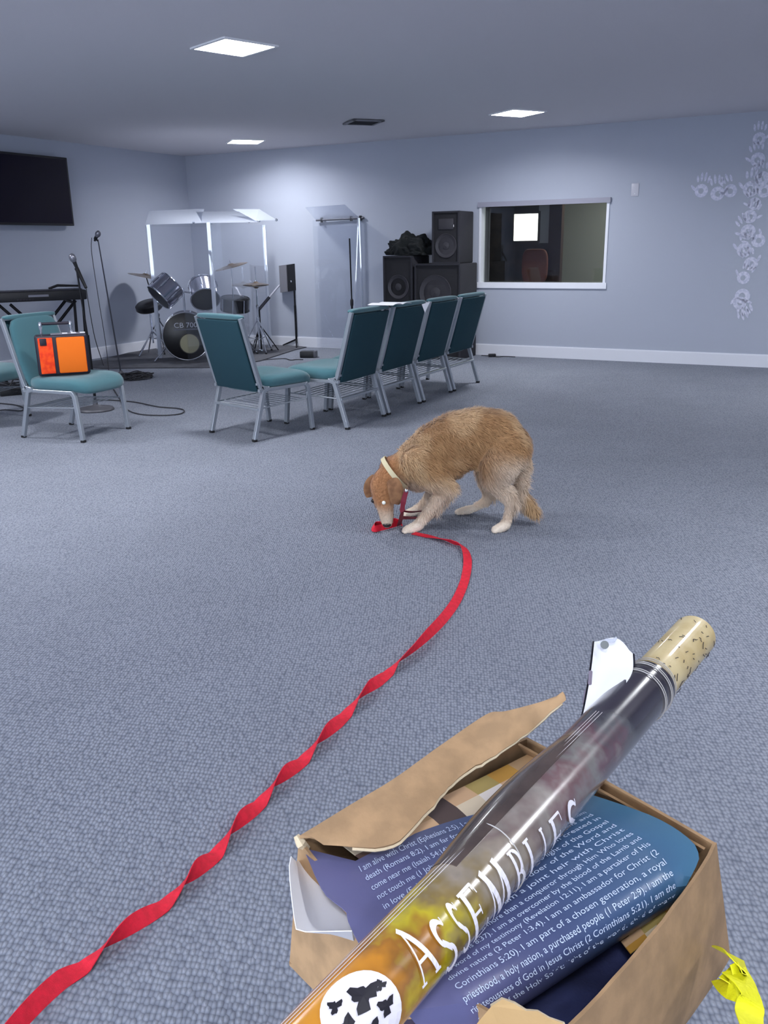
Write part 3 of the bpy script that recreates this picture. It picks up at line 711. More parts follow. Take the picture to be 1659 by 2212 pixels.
# ---- clear drum shield
acr = clear('acrylic', (.965, .972, .985), .04, .02); lid = clear('acrylic_lid_glare', (.9, .92, .95), .08, .62); edge = clear('acrylic_edge', (.8, .84, .9), .25, .50)  # white mix in the lid paints the ceiling light's reflection
F1, F2, F3 = atz(347, 776), atz(472, 786), atz(584, 752); ZT = 1.585
F4 = atz(640, 745); F4 = F3 + (F4 - F3).normalized()*.35
t = thing('drum_shield', 'clear acrylic drum shield of hinged tall panels with sloping lids around the drum kit', 'shield', (F2.x, F2.y, 0))
def panel(t, a, b_, zt, name='panel', m=None, th=.006):
    n = (b_ - a).normalized(); n = Vector((-n.y, n.x, 0))*th/2
    bm = BM(); pts = [a + n, b_ + n, b_ - n, a - n]
    lo = [bm.verts.new((p.x, p.y, .015)) for p in pts]; hi = [bm.verts.new((p.x, p.y, zt)) for p in pts]
    bm.faces.new(lo[::-1]); bm.faces.new(hi)
    for i in range(4): bm.faces.new((lo[i], lo[(i+1) % 4], hi[(i+1) % 4], hi[i]))
    return obj(name, bm, m or acr, t, smooth=False)
for a, c in ((F1, F2), (F2, F3)): panel(t, a, c, ZT)
LE = F1 + Vector((-.0, .9, 0)); panel(t, LE*.0 + F1 + Vector((-.18, .55, 0)), F1, ZT)
for P_ in (F1, F2, F3):
    tube(b := BM(), [(P_.x, P_.y, .015), (P_.x, P_.y, ZT)], .020, n=4, prof=[(-1, -1), (1, -1), (1, 1), (-1, 1)]); obj('hinge_strip', b, edge, t, smooth=False)
def lidp(t, px, z0, z1):
    """px: four image corners of a lid, front pair at height z0, back pair at z1"""
    a, c = atz(*px[0], z0), atz(*px[1], z0)
    e, f = atz(*px[3], z1), atz(*px[2], z1)
    b = BM(); G = [[a, c], [e, f]]; grid(b, G, .006); return obj('sloping_lid', b, lid, t, smooth=False)
lidp(t, [(313, 486), (437, 482), (441, 452), (322, 457)], 1.59, 1.71)
lidp(t, [(437, 482), (556, 480), (516, 458), (424, 458)], 1.585, 1.68)
lidp(t, [(552, 477), (600, 476), (560, 452), (503, 452)], 1.60, 1.72)
b = BM()
for x, y in ((330, 484), (418, 480), (456, 482), (538, 479), (560, 477), (597, 475)):
    q = atz(x, y, 1.60); lathe(b, q, [(.001, .014), (.012, .010), (.016, 0), (.012, -.012), (.001, -.014)], n=12)
obj('clip_knob', b, chrome, t)
# ---- second shield panel by the wall with its bar
Pa = atz(686, 752); Pb_ = atz(786, 756)
t = thing('shield_panel', 'single clear acrylic panel with a dark clamp bar on top standing near the back wall', 'shield', (Pa.x, Pa.y, 0))
panel(t, Pa, Pb_, 1.63)
tp1, tp2 = atY(683, 476, Pa.y), atY(786, 471, Pb_.y)
tube(b := BM(), [tp1, tp2], .013, n=8); obj('clamp_bar', b, mat('dark_bar', (64, 64, 74), .4, .4), t)
b = BM()
for f in (.12, .74, .93):
    q = tp1.lerp(tp2, f); lathe(b, q, [(.018, -.03), (.018, .03)], n=10)
obj('clamp_knob', b, blk, t)
tube(b := BM(), [(Pb_.x, Pb_.y, .02), tp2 + Vector((-.06, 0, 0))], .016, n=6); obj('edge_post', b, edge, t)
tube(b := BM(), [(Pb_.x - .14, Pb_.y - .02, .02), tp2 + Vector((-.07, 0, 0))], .011, n=6); obj('edge_post', b, edge, t)
b = BM(); grid(b, [[tp1, tp2 + Vector((-.06, 0, 0))], [atz(660, 449, 1.74), atz(745, 443, 1.74)]], .006); obj('sloping_lid', b, clear('acrylic_faint', (.93, .94, .97), .03, .12), t, smooth=False)
# straight stand in front of it
q0 = atz(764, 764); q1 = atY(755, 515, q0.y)
t = thing('straight_stand', 'thin straight black stand pole in front of the single clear panel', 'stand', (q0.x, q0.y, 0))
qm = q0.lerp(q1, .45)
tube(b := BM(), [q0 + Vector((0, 0, .02)), qm], .013, n=8); obj('lower_tube', b, blkm, t)
tube(b := BM(), [qm, q1], .009, n=8); obj('upper_tube', b, blkm, t)
b = BM(); lathe(b, qm - Vector((0, 0, .04)), [(.016, 0), (.02, .02), (.02, .07), (.012, .09)], n=12); obj('clutch', b, blk, t)
b = BM(); lathe(b, (q0.x, q0.y, 0), [(.13, 0), (.13, .012), (.03, .026), (.014, .05)], n=24); obj('round_base', b, blkm, t)

# ---- music stand
P_ = atz(641, 749); zc = 1.02
t = thing('music_stand', 'black music stand with a folded two-tone desk near the back wall', 'music stand', (P_.x, P_.y, 0))
tube(b := BM(), [(P_.x, P_.y, .05), (P_.x, P_.y, .55)], .014, n=10); tube(b, [(P_.x, P_.y, .5), (P_.x, P_.y, .92)], .010, n=10); obj('pole', b, blkm, t)
for k in range(3):
    a = k*2.094 + .6; tube(b := BM(), [(P_.x, P_.y, .10), (P_.x + .22*math.cos(a), P_.y + .22*math.sin(a), .014)], [.012, .009], n=6); obj('leg', b, blkm, t)
def quad(px, Y, th=.008, dy=None):
    b = BM(); pts = [atY(x, y, Y + (dy[i] if dy else 0)) for i, (x, y) in enumerate(px)]
    poly(b, pts, th); return b
obj('desk', quad([(619, 572), (639, 569), (642, 626), (622, 630)], P_.y - .02, .012, (-.06, 0.06, .06, -.06)), blk, t, smooth=False)
obj('desk_wing', quad([(604, 574), (619, 572), (622, 630), (607, 632)], P_.y - .02, .012, (.08, -.06, -.06, .08)), mat('desk_grey', (122, 122, 130), .6), t, smooth=False)
b = BM(); q = atY(628, 608, P_.y - .07); lathe(b, q, [(.001, -.014), (.014, 0), (.001, .014)], n=12, axis=Vector((0, 1, 0))); obj('desk_knob', b, chrome, t)

# ================================================================ SPEAKERS
cab = mat('speaker_carpet', (40, 40, 48), .9, bump=.6, bscale=300); cabf = mat('speaker_front', (24, 23, 29), .7)
cone = mat('speaker_cone', (50, 48, 54), .5); ringm = mat('speaker_ring', (58, 56, 62), .35, .3)
def speaker(name, label, x0, x1, ytop, zb, tf, tb, woof, horn=True, badge=False):
    s0, zt = wbp(x0, ytop, tf); s1 = wbp(x1, ytop, tf)[0]
    t = thing(name, label, 'speaker', wb((s0+s1)/2, (tf+tb)/2, zb), BANG)
    obj('cabinet', room_box(BM(), s0, s1, tb, tf - .03, zb, zt, bev=.012), cab, t)
    b = BM(); e = .018
    for a in ((s0, s0+e, zb, zt), (s1-e, s1, zb, zt), (s0+e, s1-e, zb, zb+e), (s0+e, s1-e, zt-e, zt)): room_box(b, a[0], a[1], tf-.035, tf, a[2], a[3])
    obj('front_rim', b, cab, t); obj('baffle', room_box(BM(), s0+e, s1-e, tf-.034, tf-.02, zb+e, zt-e), cabf, t)
    ws, wz, wr = woof; c = wb(s0 + (s1-s0)*ws, tf-.02, zb + (zt-zb)*wz); N = NB
    w = obj('woofer', lathe(BM(), c, [(wr, 0), (wr*.98, .008), (wr*.88, .004), (wr*.35, -.012+.0), (wr*.3, .004), (.001, .012)], n=36, axis=N), cone, t)
    obj('woofer_ring', torus(BM(), c + N*.004, N, wr, .006, n=36), ringm, w)
    if horn:
        room_box(b := BM(), s0 + (s1-s0)*.22, s0 + (s1-s0)*.78, tf-.02, tf-.010, zt-.20, zt-.08, bev=.006); obj('horn', b, cone, t)
    if badge:
        s_, z_ = wbp(967, 488, tf)
        put_text(b := BM(), 'SOUND', lambda x, y: wb(s_ - .075 + x*.15, tf-.010, z_ - .012 + y*.030)) if 0 else None
        b = BM()
        for k in range(7): room_box(b, s_ - .075 + k*.0215, s_ - .075 + k*.0215 + .015, tf-.019, tf-.012, z_ - .012, z_ + .012 - (.004 if k % 3 == 1 else 0))
        obj('badge', b, pw, t)
    return t, (s0, s1, zt)
t, sub = speaker('subwoofer_cabinet', 'wide black speaker cabinet with a big round woofer, under the speaker with the white badge', 895, 994, 570, 0.0, .60, .08, (.45, .70, .20), horn=False)
t, tps = speaker('upright_speaker', 'black speaker with a small white badge standing on the wide cabinet by the booth window', 933, 992, 457, sub[2] + .001, .55, .12, (.5, .34, .13), badge=True)
t, lft = speaker('floor_speaker', 'tall black floor speaker at the left of the stack, with a black jacket on top', 827, 890, 553, 0.0, .60, .12, (.5, .70, .135), horn=False)
# black jacket heaped on the left speaker
tm = thing('black_jacket', 'crumpled black jacket heaped on top of the left floor speaker', 'jacket', wb((lft[0]+lft[1])/2, .36, lft[2]), BANG)
b = BM(); r = bmesh.ops.create_icosphere(b, subdivisions=5, radius=1)
from mathutils import noise
for v in b.verts:
    p = v.co.copy(); n_ = noise.noise(p*2.2)*.24 + noise.noise(p*6)*.10 + abs(noise.noise(p*4 + Vector((3, 1, 7))))*.14
    k = 1 + n_; v.co = Vector((p.x*.285*k + .07, p.y*.22*k, .005 + max(p.z*.9 + .32, -.0)*.185*k))
    if p.x > .35: v.co.z -= (p.x-.35)*.10
    v.co.z = max(v.co.z, .004)
obj('jacket_cloth', b, mat('jacket_black', (18, 22, 24), .95, bump=.5, bscale=60), tm, world=False)
# small black box and cables on the floor
q = atz(667, 772)
t = thing('stomp_box', 'small black effects box on the carpet in front of the music stand', 'effects box', (q.x, q.y, 0), -.1)
obj('box_body', box(BM(), (0, 0, .04), (.20, .13, .075), bev=.008), blk, t, world=False)
obj('side_plate', box(BM(), (.085, -.004, .042), (.035, .125, .078), bev=.005), mat('plate_mid', (84, 84, 92), .4), t, world=False)
floor_cable('audio_cable', [(566, 779), (590, 777), (615, 776), (628, 779), (640, 778), (655, 778)], 'thin black cable running from the drum rug to the small black box')
floor_cable('audio_cable', [(1040, 769), (1060, 770), (1075, 772), (1090, 771), (1113, 772)], 'short black cable lying along the baseboard under the booth window')
b = BM(); q = atz(1063, 771); box(b, (q.x, q.y, .02), (.09, .05, .035), bev=.008); single('cable_connector', b, blk, 'small black connector on the carpet by the baseboard under the booth window', 'connector')

# ================================================================ DOG
DY = 4.02
def D(x, y, Y=DY): return atY(x, y, Y)
def blob_chain(bm, nodes, sy=1.0, step=.35):
    """nodes: (point, radius): spheres swept along, tapering"""
    for i in range(len(nodes) - 1):
        (a, ra), (b_, rb) = nodes[i], nodes[i+1]; L = (b_ - a).length; n = max(2, int(L/(min(ra, rb)*step)))
        for k in range(n + 1):
            f = k/n; f2 = f*f*(3-2*f)*.5 + f*.5; p = a.lerp(b_, f); r = ra + (rb-ra)*f2
            q = bmesh.ops.create_icosphere(bm, subdivisions=2, radius=r)
            bmesh.ops.transform(bm, matrix=Matrix.Translation(p) @ Matrix.Diagonal((1, sy, 1, 1)), verts=q['verts'])
def remesh(bm, vox, sm=6):
    me = bpy.data.meshes.new('tmp'); bm.to_mesh(me); bm.free(); o = bpy.data.objects.new('tmp', me); C.objects.link(o)
    m = o.modifiers.new('r', 'REMESH'); m.mode = 'VOXEL'; m.voxel_size = vox
    s = o.modifiers.new('s', 'SMOOTH'); s.factor = .6; s.iterations = sm
    dg = bpy.context.evaluated_depsgraph_get(); out = bpy.data.meshes.new_from_object(o.evaluated_get(dg))
    bpy.data.objects.remove(o); bpy.data.meshes.remove(me); return out
b = BM()
N_ = 3.98     # near side legs
FA = 4.14     # far side legs
blob_chain(b, [(D(1092, 968), .115), (D(1066, 945), .132), (D(1030, 940), .130), (D(985, 948), .128), (D(945, 970), .128), (D(908, 998), .115), (D(880, 1012), .092), (D(852, 1018), .078)], .84)
blob_chain(b, [(D(985, 968), .12), (D(940, 1000), .118), (D(905, 1018), .10)], .82)
blob_chain(b, [(D(1020, 962), .115), (D(1060, 970), .11)], .80)
# head: skull to muzzle, looking down at the carpet
sk = D(829, 1050, 3.95)
blob_chain(b, [(D(856, 1022, 3.99), .078), (D(838, 1040, 3.96), .074), (sk, .068), (D(829, 1075, 3.93), .056), (D(832, 1096, 3.91), .040), (D(835, 1115, 3.90), .034), (D(836, 1129, 3.895), .027)], .95)
# near front leg, elbow back, paw forward
blob_chain(b, [(D(905, 1000, N_-.03), .085), (D(938, 1030, N_-.05), .068), (D(962, 1052, N_-.05), .047), (D(945, 1080, N_-.04), .036), (D(921, 1112, N_-.04), .028), (D(905, 1133, N_-.045), .025)], .85)
blob_chain(b, [(D(905, 1134, N_-.045), .027), (D(888, 1143, N_-.055), .027), (D(877, 1146, N_-.06), .021)], 1.15)
# far front leg
blob_chain(b, [(D(905, 1012, FA), .075), (D(935, 1040, FA), .055), (D(938, 1062, FA+.02), .038), (D(920, 1085, FA+.03), .028), (D(903, 1101, FA+.04), .024)], .85)
blob_chain(b, [(D(903, 1101, FA+.04), .026), (D(886, 1108, FA+.04), .025), (D(878, 1110, FA+.04), .020)], 1.1)
# near hind leg: knee forward at the belly, hock back, near-vertical shank
blob_chain(b, [(D(1092, 975, N_-.02), .108), (D(1078, 1005, N_-.06), .088), (D(1068, 1032, N_-.06), .062), (D(1085, 1060, N_-.06), .043), (D(1104, 1084, N_-.06), .029), (D(1100, 1108, N_-.06), .024), (D(1093, 1130, N_-.065), .022)], .78)
blob_chain(b, [(D(1093, 1133, N_-.065), .026), (D(1080, 1141, N_-.075), .025), (D(1070, 1144, N_-.08), .020)], 1.15)
# far hind leg stepping forward under the belly
blob_chain(b, [(D(1075, 985, FA-.02), .095), (D(1058, 1018, FA), .072), (D(1052, 1040, FA), .048), (D(1057, 1062, FA+.02), .034), (D(1052, 1081, FA+.03), .026), (D(1030, 1095, FA+.04), .022), (D(1015, 1101, FA+.05), .021)], .8)
blob_chain(b, [(D(1013, 1101, FA+.05), .024), (D(1000, 1104, FA+.05), .022), (D(992, 1105, FA+.05), .018)], 1.1)
# paws: toes
for (x, y, Y) in ((877, 1146, N_-.06), (1070, 1144, N_-.08), (991, 1105, FA+.05), (878, 1110, FA+.04)):
    for k in (-1.5, -.5, .5, 1.5):
        q = D(x, y, Y); q = q + Vector((.004*abs(k), k*.015, -.004)); s_ = bmesh.ops.create_icosphere(b, subdivisions=2, radius=.0125); bmesh.ops.translate(b, vec=q + Vector((-.012, 0, 0)), verts=s_['verts'])
# tail hanging down behind the hind leg
blob_chain(b, [(D(1118, 965, N_+.03), .05), (D(1128, 1000, N_+.03), .036), (D(1122, 1035, N_+.03), .030), (D(1122, 1065, N_+.04), .030), (D(1136, 1088, N_+.03), .034), (D(1152, 1103, N_+.02), .024), (D(1162, 1110, N_+.02), .010)], .9)
body = remesh(b, .0085, 5)
zmin = min(v.co.z for v in body.vertices)
for v in body.vertices:
    if v.co.z < .002: v.co.z = .002 + (v.co.z - zmin)*.0
# brows, eye hollows
Q = Vector((D(1000, 1000).x, DY, 0))
dog = thing('dog', 'golden brown long-haired dog sniffing the carpet, head lowered to the red leash', 'dog', (Q.x, Q.y, 0))
# coat colour: golden back, paler legs, belly and tail, whitish paws (a colour of the coat itself)
def coat_mat():
    m = bpy.data.materials.new('dog_coat'); m.use_nodes = True; nt = m.node_tree; bs = nt.nodes['Principled BSDF']
    bs.inputs['Roughness'].default_value = .85; bs.inputs['Specular IOR Level'].default_value = .15; bs.inputs['Sheen Weight'].default_value = .25
    at = nt.nodes.new('ShaderNodeAttribute'); at.attribute_name = 'coat'
    tc = nt.nodes.new('ShaderNodeTexCoord'); n = nt.nodes.new('ShaderNodeTexNoise'); n.inputs['Scale'].default_value = 22; n.inputs['Detail'].default_value = 4
    nt.links.new(tc.outputs['Object'], n.inputs['Vector'])
    mx = nt.nodes.new('ShaderNodeMix'); mx.data_type = 'RGBA'; mx.blend_type = 'SOFT_LIGHT'; mx.inputs['Factor'].default_value = .55
    nt.links.new(at.outputs['Color'], mx.inputs[6]); bw = nt.nodes.new('ShaderNodeRGBToBW'); nt.links.new(n.outputs['Color'], bw.inputs[0]); nt.links.new(bw.outputs[0], mx.inputs[7])
    nt.links.new(mx.outputs[2], bs.inputs['Base Color']); return m
coat = coat_mat()
GOLD = np.array(col(204, 168, 126)[:3]); DARK = np.array(col(172, 130, 88)[:3]); PALE = np.array(col(222, 200, 176)[:3]); PAW = np.array(col(236, 220, 200)[:3]); HEAD = np.array(col(180, 128, 86)[:3])
def sst(a, b_, x):
    t_ = np.clip((x - a)/(b_ - a), 0, 1); return t_*t_*(3-2*t_)
kneeX = D(1085, 1000).x; tailX = D(1125, 1000).x; headX = D(862, 1000).x
def coat_col(P):
    x, y, z = P[:, 0], P[:, 1], P[:, 2]
    nz = np.array([noise.noise(Vector((p[0]*6, p[1]*6, p[2]*6))) for p in P])
    c = GOLD*np.ones((len(P), 1))
    w = sst(.12, -.18, nz)[:, None]; c = c*(1-w*.9) + DARK*w*.9
    up = sst(.30, .17, z + nz*.05)[:, None]; c = c*(1-up) + PALE*up
    hind = (sst(.40, .28, z + nz*.04)*sst(kneeX-.12, kneeX, x))[:, None]; c = c*(1-hind) + PALE*hind
    hd = (sst(headX+.02, headX-.06, x + nz*.03)*sst(.07, .13, z))[:, None]; c = c*(1-hd) + HEAD*hd
    mz = (sst(headX-.02, headX-.05, x)*sst(.16, .10, z))[:, None]; c = c*(1-mz*.6) + PALE*mz*.6
    tl = (sst(tailX, tailX+.03, x)*sst(.25, .15, z))[:, None]; c = c*(1-tl) + GOLD*tl*.95
    pw_ = (sst(.075, .035, z)*sst(tailX+.02, tailX-.02, x)*sst(headX-.02, headX+.02, x))[:, None]; c = c*(1-pw_) + PAW*pw_
    return c
def paint(me, cols):
    a = me.color_attributes.new('coat', 'FLOAT_COLOR', 'POINT'); buf = np.ones((len(me.vertices), 4)); buf[:, :3] = cols; a.data.foreach_set('color', buf.ravel())
V = np.array([v.co for v in body.vertices]); colsV = coat_col(V)
me = body; me.name = 'body'; paint(me, colsV)
NRM = np.array([v.normal for v in me.vertices])
loc = np.array([Q.x, Q.y, 0]); me.vertices.foreach_set('co', (V - loc).ravel()); me.update(); me.shade_smooth()
o = bpy.data.objects.new('body', me); C.objects.link(o); me.materials.append(coat); o.parent = dog
# fur: short curved hair blades laid back along the coat
tri = []
for p in me.polygons:
    v = list(p.vertices)
    for k in range(1, len(v)-1): tri.append((v[0], v[k], v[k+1]))
tri = np.array(tri); A, Bv, Cv = V[tri[:, 0]], V[tri[:, 1]], V[tri[:, 2]]
ar = np.linalg.norm(np.cross(Bv-A, Cv-A), axis=1); NF = 60000
ti = rng.choice(len(tri), NF, p=ar/ar.sum()); r1, r2 = rng.random(NF), rng.random(NF); q_ = np.sqrt(r1)
w0, w1, w2 = (1-q_)[:, None], (q_*(1-r2))[:, None], (q_*r2)[:, None]
P = A[ti]*w0 + Bv[ti]*w1 + Cv[ti]*w2; Nn = NRM[tri[ti, 0]]*w0 + NRM[tri[ti, 1]]*w1 + NRM[tri[ti, 2]]*w2; Nn /= np.linalg.norm(Nn, axis=1)[:, None] + 1e-9
flow = np.tile(np.array([.75, 0, -.65]), (NF, 1)); low = P[:, 2] < .2; flow[low] = (.25, 0, -1)
hdm = P[:, 0] < headX; flow[hdm] = (.5, .05, .7)
flow += rng.normal(0, .22, (NF, 3)); flow -= Nn*np.sum(flow*Nn, 1)[:, None]; flow /= np.linalg.norm(flow, axis=1)[:, None] + 1e-9
Ln = np.where(P[:, 2] > .2, .034, .018); Ln[hdm] = .010; Ln[P[:, 2] < .05] = .006
tm_ = (P[:, 0] > tailX - .015); Ln[tm_] = .042
bk = (P[:, 0] > kneeX) & (P[:, 2] > .15); Ln[bk] = np.maximum(Ln[bk], .036)
fe_ = (P[:, 2] > .10) & (P[:, 2] < .26) & (P[:, 0] > headX+.04) & (Nn[:, 0] > .35); Ln[fe_] = .05
bel = (Nn[:, 2] < -.4) & (P[:, 2] > .2); Ln[bel] = .036
Ln = Ln*rng.uniform(.5, 1.35, NF); Ln = Ln[:, None]
side = np.cross(Nn, flow); wd_ = .0011
p0 = P - side*wd_ - Nn*.002; p1 = P + side*wd_ - Nn*.002; m0 = P + flow*Ln*.5 + Nn*Ln*.28; t1 = P + flow*Ln + Nn*Ln*.30
t1[:, 2] = np.maximum(t1[:, 2], .003)
VV = np.stack([p0, p1, m0 + side*wd_*.8, m0 - side*wd_*.8, t1], 1).reshape(-1, 3) - loc
i0 = np.arange(NF)*5; faces = []
for k in i0: faces.append((k, k+1, k+2, k+3)); faces.append((k+3, k+2, k+4))
fm = bpy.data.meshes.new('fur'); fm.from_pydata(VV.tolist(), [], faces); fm.update()
cf = coat_col(P)*rng.uniform(.82, 1.16, (NF, 1)); paint(fm, np.repeat(np.clip(cf, 0, 1), 5, axis=0)); fm.shade_smooth()
o = bpy.data.objects.new('fur', fm); C.objects.link(o); fm.materials.append(coat); o.parent = dog; o['kind'] = 'stuff'
# ears
earm = mat('dog_ear', (150, 108, 74), .9, bump=.5, bscale=120, rgb2=(122, 84, 56), vscale=30)
def ear(pts, w, th, ydir):
    P_ = catmull(pts, 5); rs = [w*(.55 + .45*math.sin(PI*min(1, (i/(len(P_)-1))*.9 + .1))) for i in range(len(P_))]
    b = BM(); tube(b, P_, rs, n=12, prof=[(math.cos(2*PI*k/12), th*math.sin(2*PI*k/12)) for k in range(12)], up=Vector((0, -1, 0))); return b
obj('ear', ear([D(845, 1035, 3.895), D(853, 1052, 3.875), D(856, 1072, 3.87), D(853, 1088, 3.875)], .036, .30, 1), earm, dog)
obj('ear', ear([D(812, 1030, 3.99), D(801, 1044, 3.99), D(797, 1060, 3.985), D(799, 1074, 3.98)], .028, .35, 1), earm, dog)
def hit(x, y, off=0.0):
    """point of the dog's skin seen at a pixel"""
    from mathutils.bvhtree import BVHTree
    global _bvh
    try: _bvh
    except NameError: _bvh = BVHTree.FromPolygons([Vector(v) for v in V], [tuple(p.vertices) for p in me.polygons])
    h = _bvh.ray_cast(O, ray(x, y).normalized())
    return (h[0] - ray(x, y).normalized()*off) if h[0] else D(x, y)
eye_hi = mat('eye_shine', (250, 250, 235), .05, coat=1.0); eyed = mat('eye_dark', (30, 18, 14), .1)
q = hit(829, 1086, .002); e1 = bmesh.ops.create_uvsphere(b := BM(), u_segments=16, v_segments=10, radius=.0095); bmesh.ops.translate(b, vec=q, verts=b.verts); e_ = obj('eye', b, eyed, dog)
bmesh.ops.create_uvsphere(b := BM(), u_segments=14, v_segments=8, radius=.0095); bmesh.ops.translate(b, vec=q - ray(829, 1086)*.004, verts=b.verts); obj('eye_gleam', b, eye_hi, e_)
q = hit(806, 1082, .001); bmesh.ops.create_uvsphere(b := BM(), u_segments=14, v_segments=8, radius=.010); bmesh.ops.translate(b, vec=q, verts=b.verts); obj('eye', b, eyed, dog)
bmesh.ops.create_uvsphere(b := BM(), u_segments=16, v_segments=10, radius=.019); bmesh.ops.transform(b, matrix=Matrix.Translation(D(836, 1133, 3.885)) @ Matrix.Diagonal((1.1, .8, .75, 1)), verts=b.verts); obj('nose', b, mat('dog_nose', (38, 26, 24), .35), dog)
# collar
ca = (D(870, 1012) - D(835, 1040)).normalized(); cn = D(853, 1021, 3.98)
b = BM(); x, y = frame_of(ca); R_ = .088
G = [[cn + ca*h + (x*math.cos(2*PI*k/40) + y*math.sin(2*PI*k/40)*1.0)*R_ for k in range(41)] for h in (-.011, .011)]
cl = obj('collar', grid(b, G, .004), mat('collar_pale', (214, 200, 160), .6), dog)

# ================================================================ LEASH
red1 = mat('leash_red', (228, 16, 50), .7, bump=.5, bscale=700, rgb2=(208, 12, 42), vscale=60)
def ribbon(pts, wid, ang, th=.0022, n=6, lift=True, zb=.003):
    """flat strap along pts, ang[i] = roll about its own length"""
    Pp = catmull(pts, n); A_ = []; m_ = len(pts)
    for i in range(m_ - 1):
        for k in range(n): A_.append(ang[i] + (ang[i+1]-ang[i])*k/n)
    A_.append(ang[-1]); rows = []
    for i, p in enumerate(Pp):
        d = (Pp[min(i+1, len(Pp)-1)] - Pp[max(i-1, 0)]); d.normalize(); s_ = d.cross(Vector((0, 0, 1))).normalized(); u_ = s_.cross(d).normalized()
        a = A_[i]; wv = s_*math.cos(a) + u_*math.sin(a); nv = -s_*math.sin(a) + u_*math.cos(a)
        c = p + (Vector((0, 0, zb + abs(math.sin(a))*wid/2)) if lift else Vector())
        rows.append((c - wv*wid/2, c + wv*wid/2, nv*th/2))
    b = BM(); R_ = []
    for l, r_, nv in rows: R_.append([b.verts.new(l + nv), b.verts.new(r_ + nv), b.verts.new(r_ - nv), b.verts.new(l - nv)])
    for i in range(len(R_)-1):
        for k in range(4): b.faces.new((R_[i][k], R_[i][(k+1) % 4], R_[i+1][(k+1) % 4], R_[i+1][k]))
    b.faces.new(R_[0][::-1]); b.faces.new(R_[-1]); return b
path = [(893, 1153, 0), (925, 1160, 0), (950, 1168, .35), (978, 1179, .9), (1000, 1186, .6), (1010, 1212, .15), (1004, 1255, .0), (985, 1302, .25), (958, 1343, .5), (928, 1378, .8), (895, 1411, 1.2),
        (857, 1441, PI/2), (838, 1458, PI/2+.9), (815, 1482, PI), (792, 1502, PI+.9), (770, 1522, 1.5*PI), (748, 1546, 1.5*PI+.9), (727, 1572, 2*PI), (703, 1598, 2*PI+.8), (680, 1619, 2.5*PI), (655, 1646, 2.5*PI+.9), (633, 1669, 3*PI), (610, 1692, 3*PI+.8),
        (587, 1711, 3.5*PI), (563, 1738, 3.5*PI+.9), (541, 1764, 4*PI), (516, 1792, 4*PI+.8), (493, 1816, 4.5*PI), (468, 1848, 4.5*PI+.9), (445, 1874, 5*PI), (420, 1902, 5*PI+.8), (394, 1925, 5.5*PI),
        (352, 1962, 5.5*PI+.9), (310, 1996, 6*PI), (264, 2032, 6*PI+.8), (221, 2063, 6.5*PI), (176, 2097, 6.5*PI+.9), (135, 2130, 7*PI), (95, 2168, 7*PI+.2), (55, 2212, 7*PI+.4), (20, 2255, 7*PI+.5)]
lt = thing('dog_leash', 'long red webbing leash twisting across the carpet from the dog to the lower left corner', 'leash', (atz(893, 1153)))
PP = [atz(x, y) for x, y, a in path]; AA = []
for i, (x, y, a) in enumerate(path):
    d = (PP[min(i+1, len(PP)-1)] - PP[max(i-1, 0)]).normalized(); s_ = d.cross(Vector((0, 0, 1))).normalized(); vv = PP[i] - O; vv = vv - d*vv.dot(d)
    ap = math.atan2(vv.z, vv.dot(s_)); w_ = min(1, max(0, (i - 7)/4)); AA.append(a*(1-w_) + (a - PI/2 + (ap % PI))*w_)
obj('strap', ribbon(PP, .036, AA), red1, lt)
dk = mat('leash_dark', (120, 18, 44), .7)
# coil under the muzzle, hanging part from the neck to the mouth and the loop behind the paw
cp = [atz(866, 1135), atz(850, 1140), atz(828, 1146), atz(808, 1150), atz(809, 1140), atz(830, 1138), atz(852, 1132), atz(868, 1138)]
obj('coil', ribbon([p + Vector((0, 0, .018)) for p in cp], .030, [1.2, 1.2, 1.25, 1.1, 1.0, 1.1, 1.2, 1.3], lift=False), red1, lt)
hp = [D(878, 1060, 3.85), D(871, 1085, 3.85), D(868, 1110, 3.84), atz(862, 1140) + Vector((0, 0, .012))]
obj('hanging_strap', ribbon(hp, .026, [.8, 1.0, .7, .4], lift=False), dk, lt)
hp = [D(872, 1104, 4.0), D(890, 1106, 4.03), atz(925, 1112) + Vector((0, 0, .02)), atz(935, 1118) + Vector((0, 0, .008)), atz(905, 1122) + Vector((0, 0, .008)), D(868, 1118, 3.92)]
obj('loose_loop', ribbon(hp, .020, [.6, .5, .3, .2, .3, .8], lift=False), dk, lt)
bmesh.ops.create_icosphere(b := BM(), subdivisions=2, radius=.010); bmesh.ops.translate(b, vec=D(878, 1060, 3.85), verts=b.verts); obj('snap_hook', b, chrome, lt)

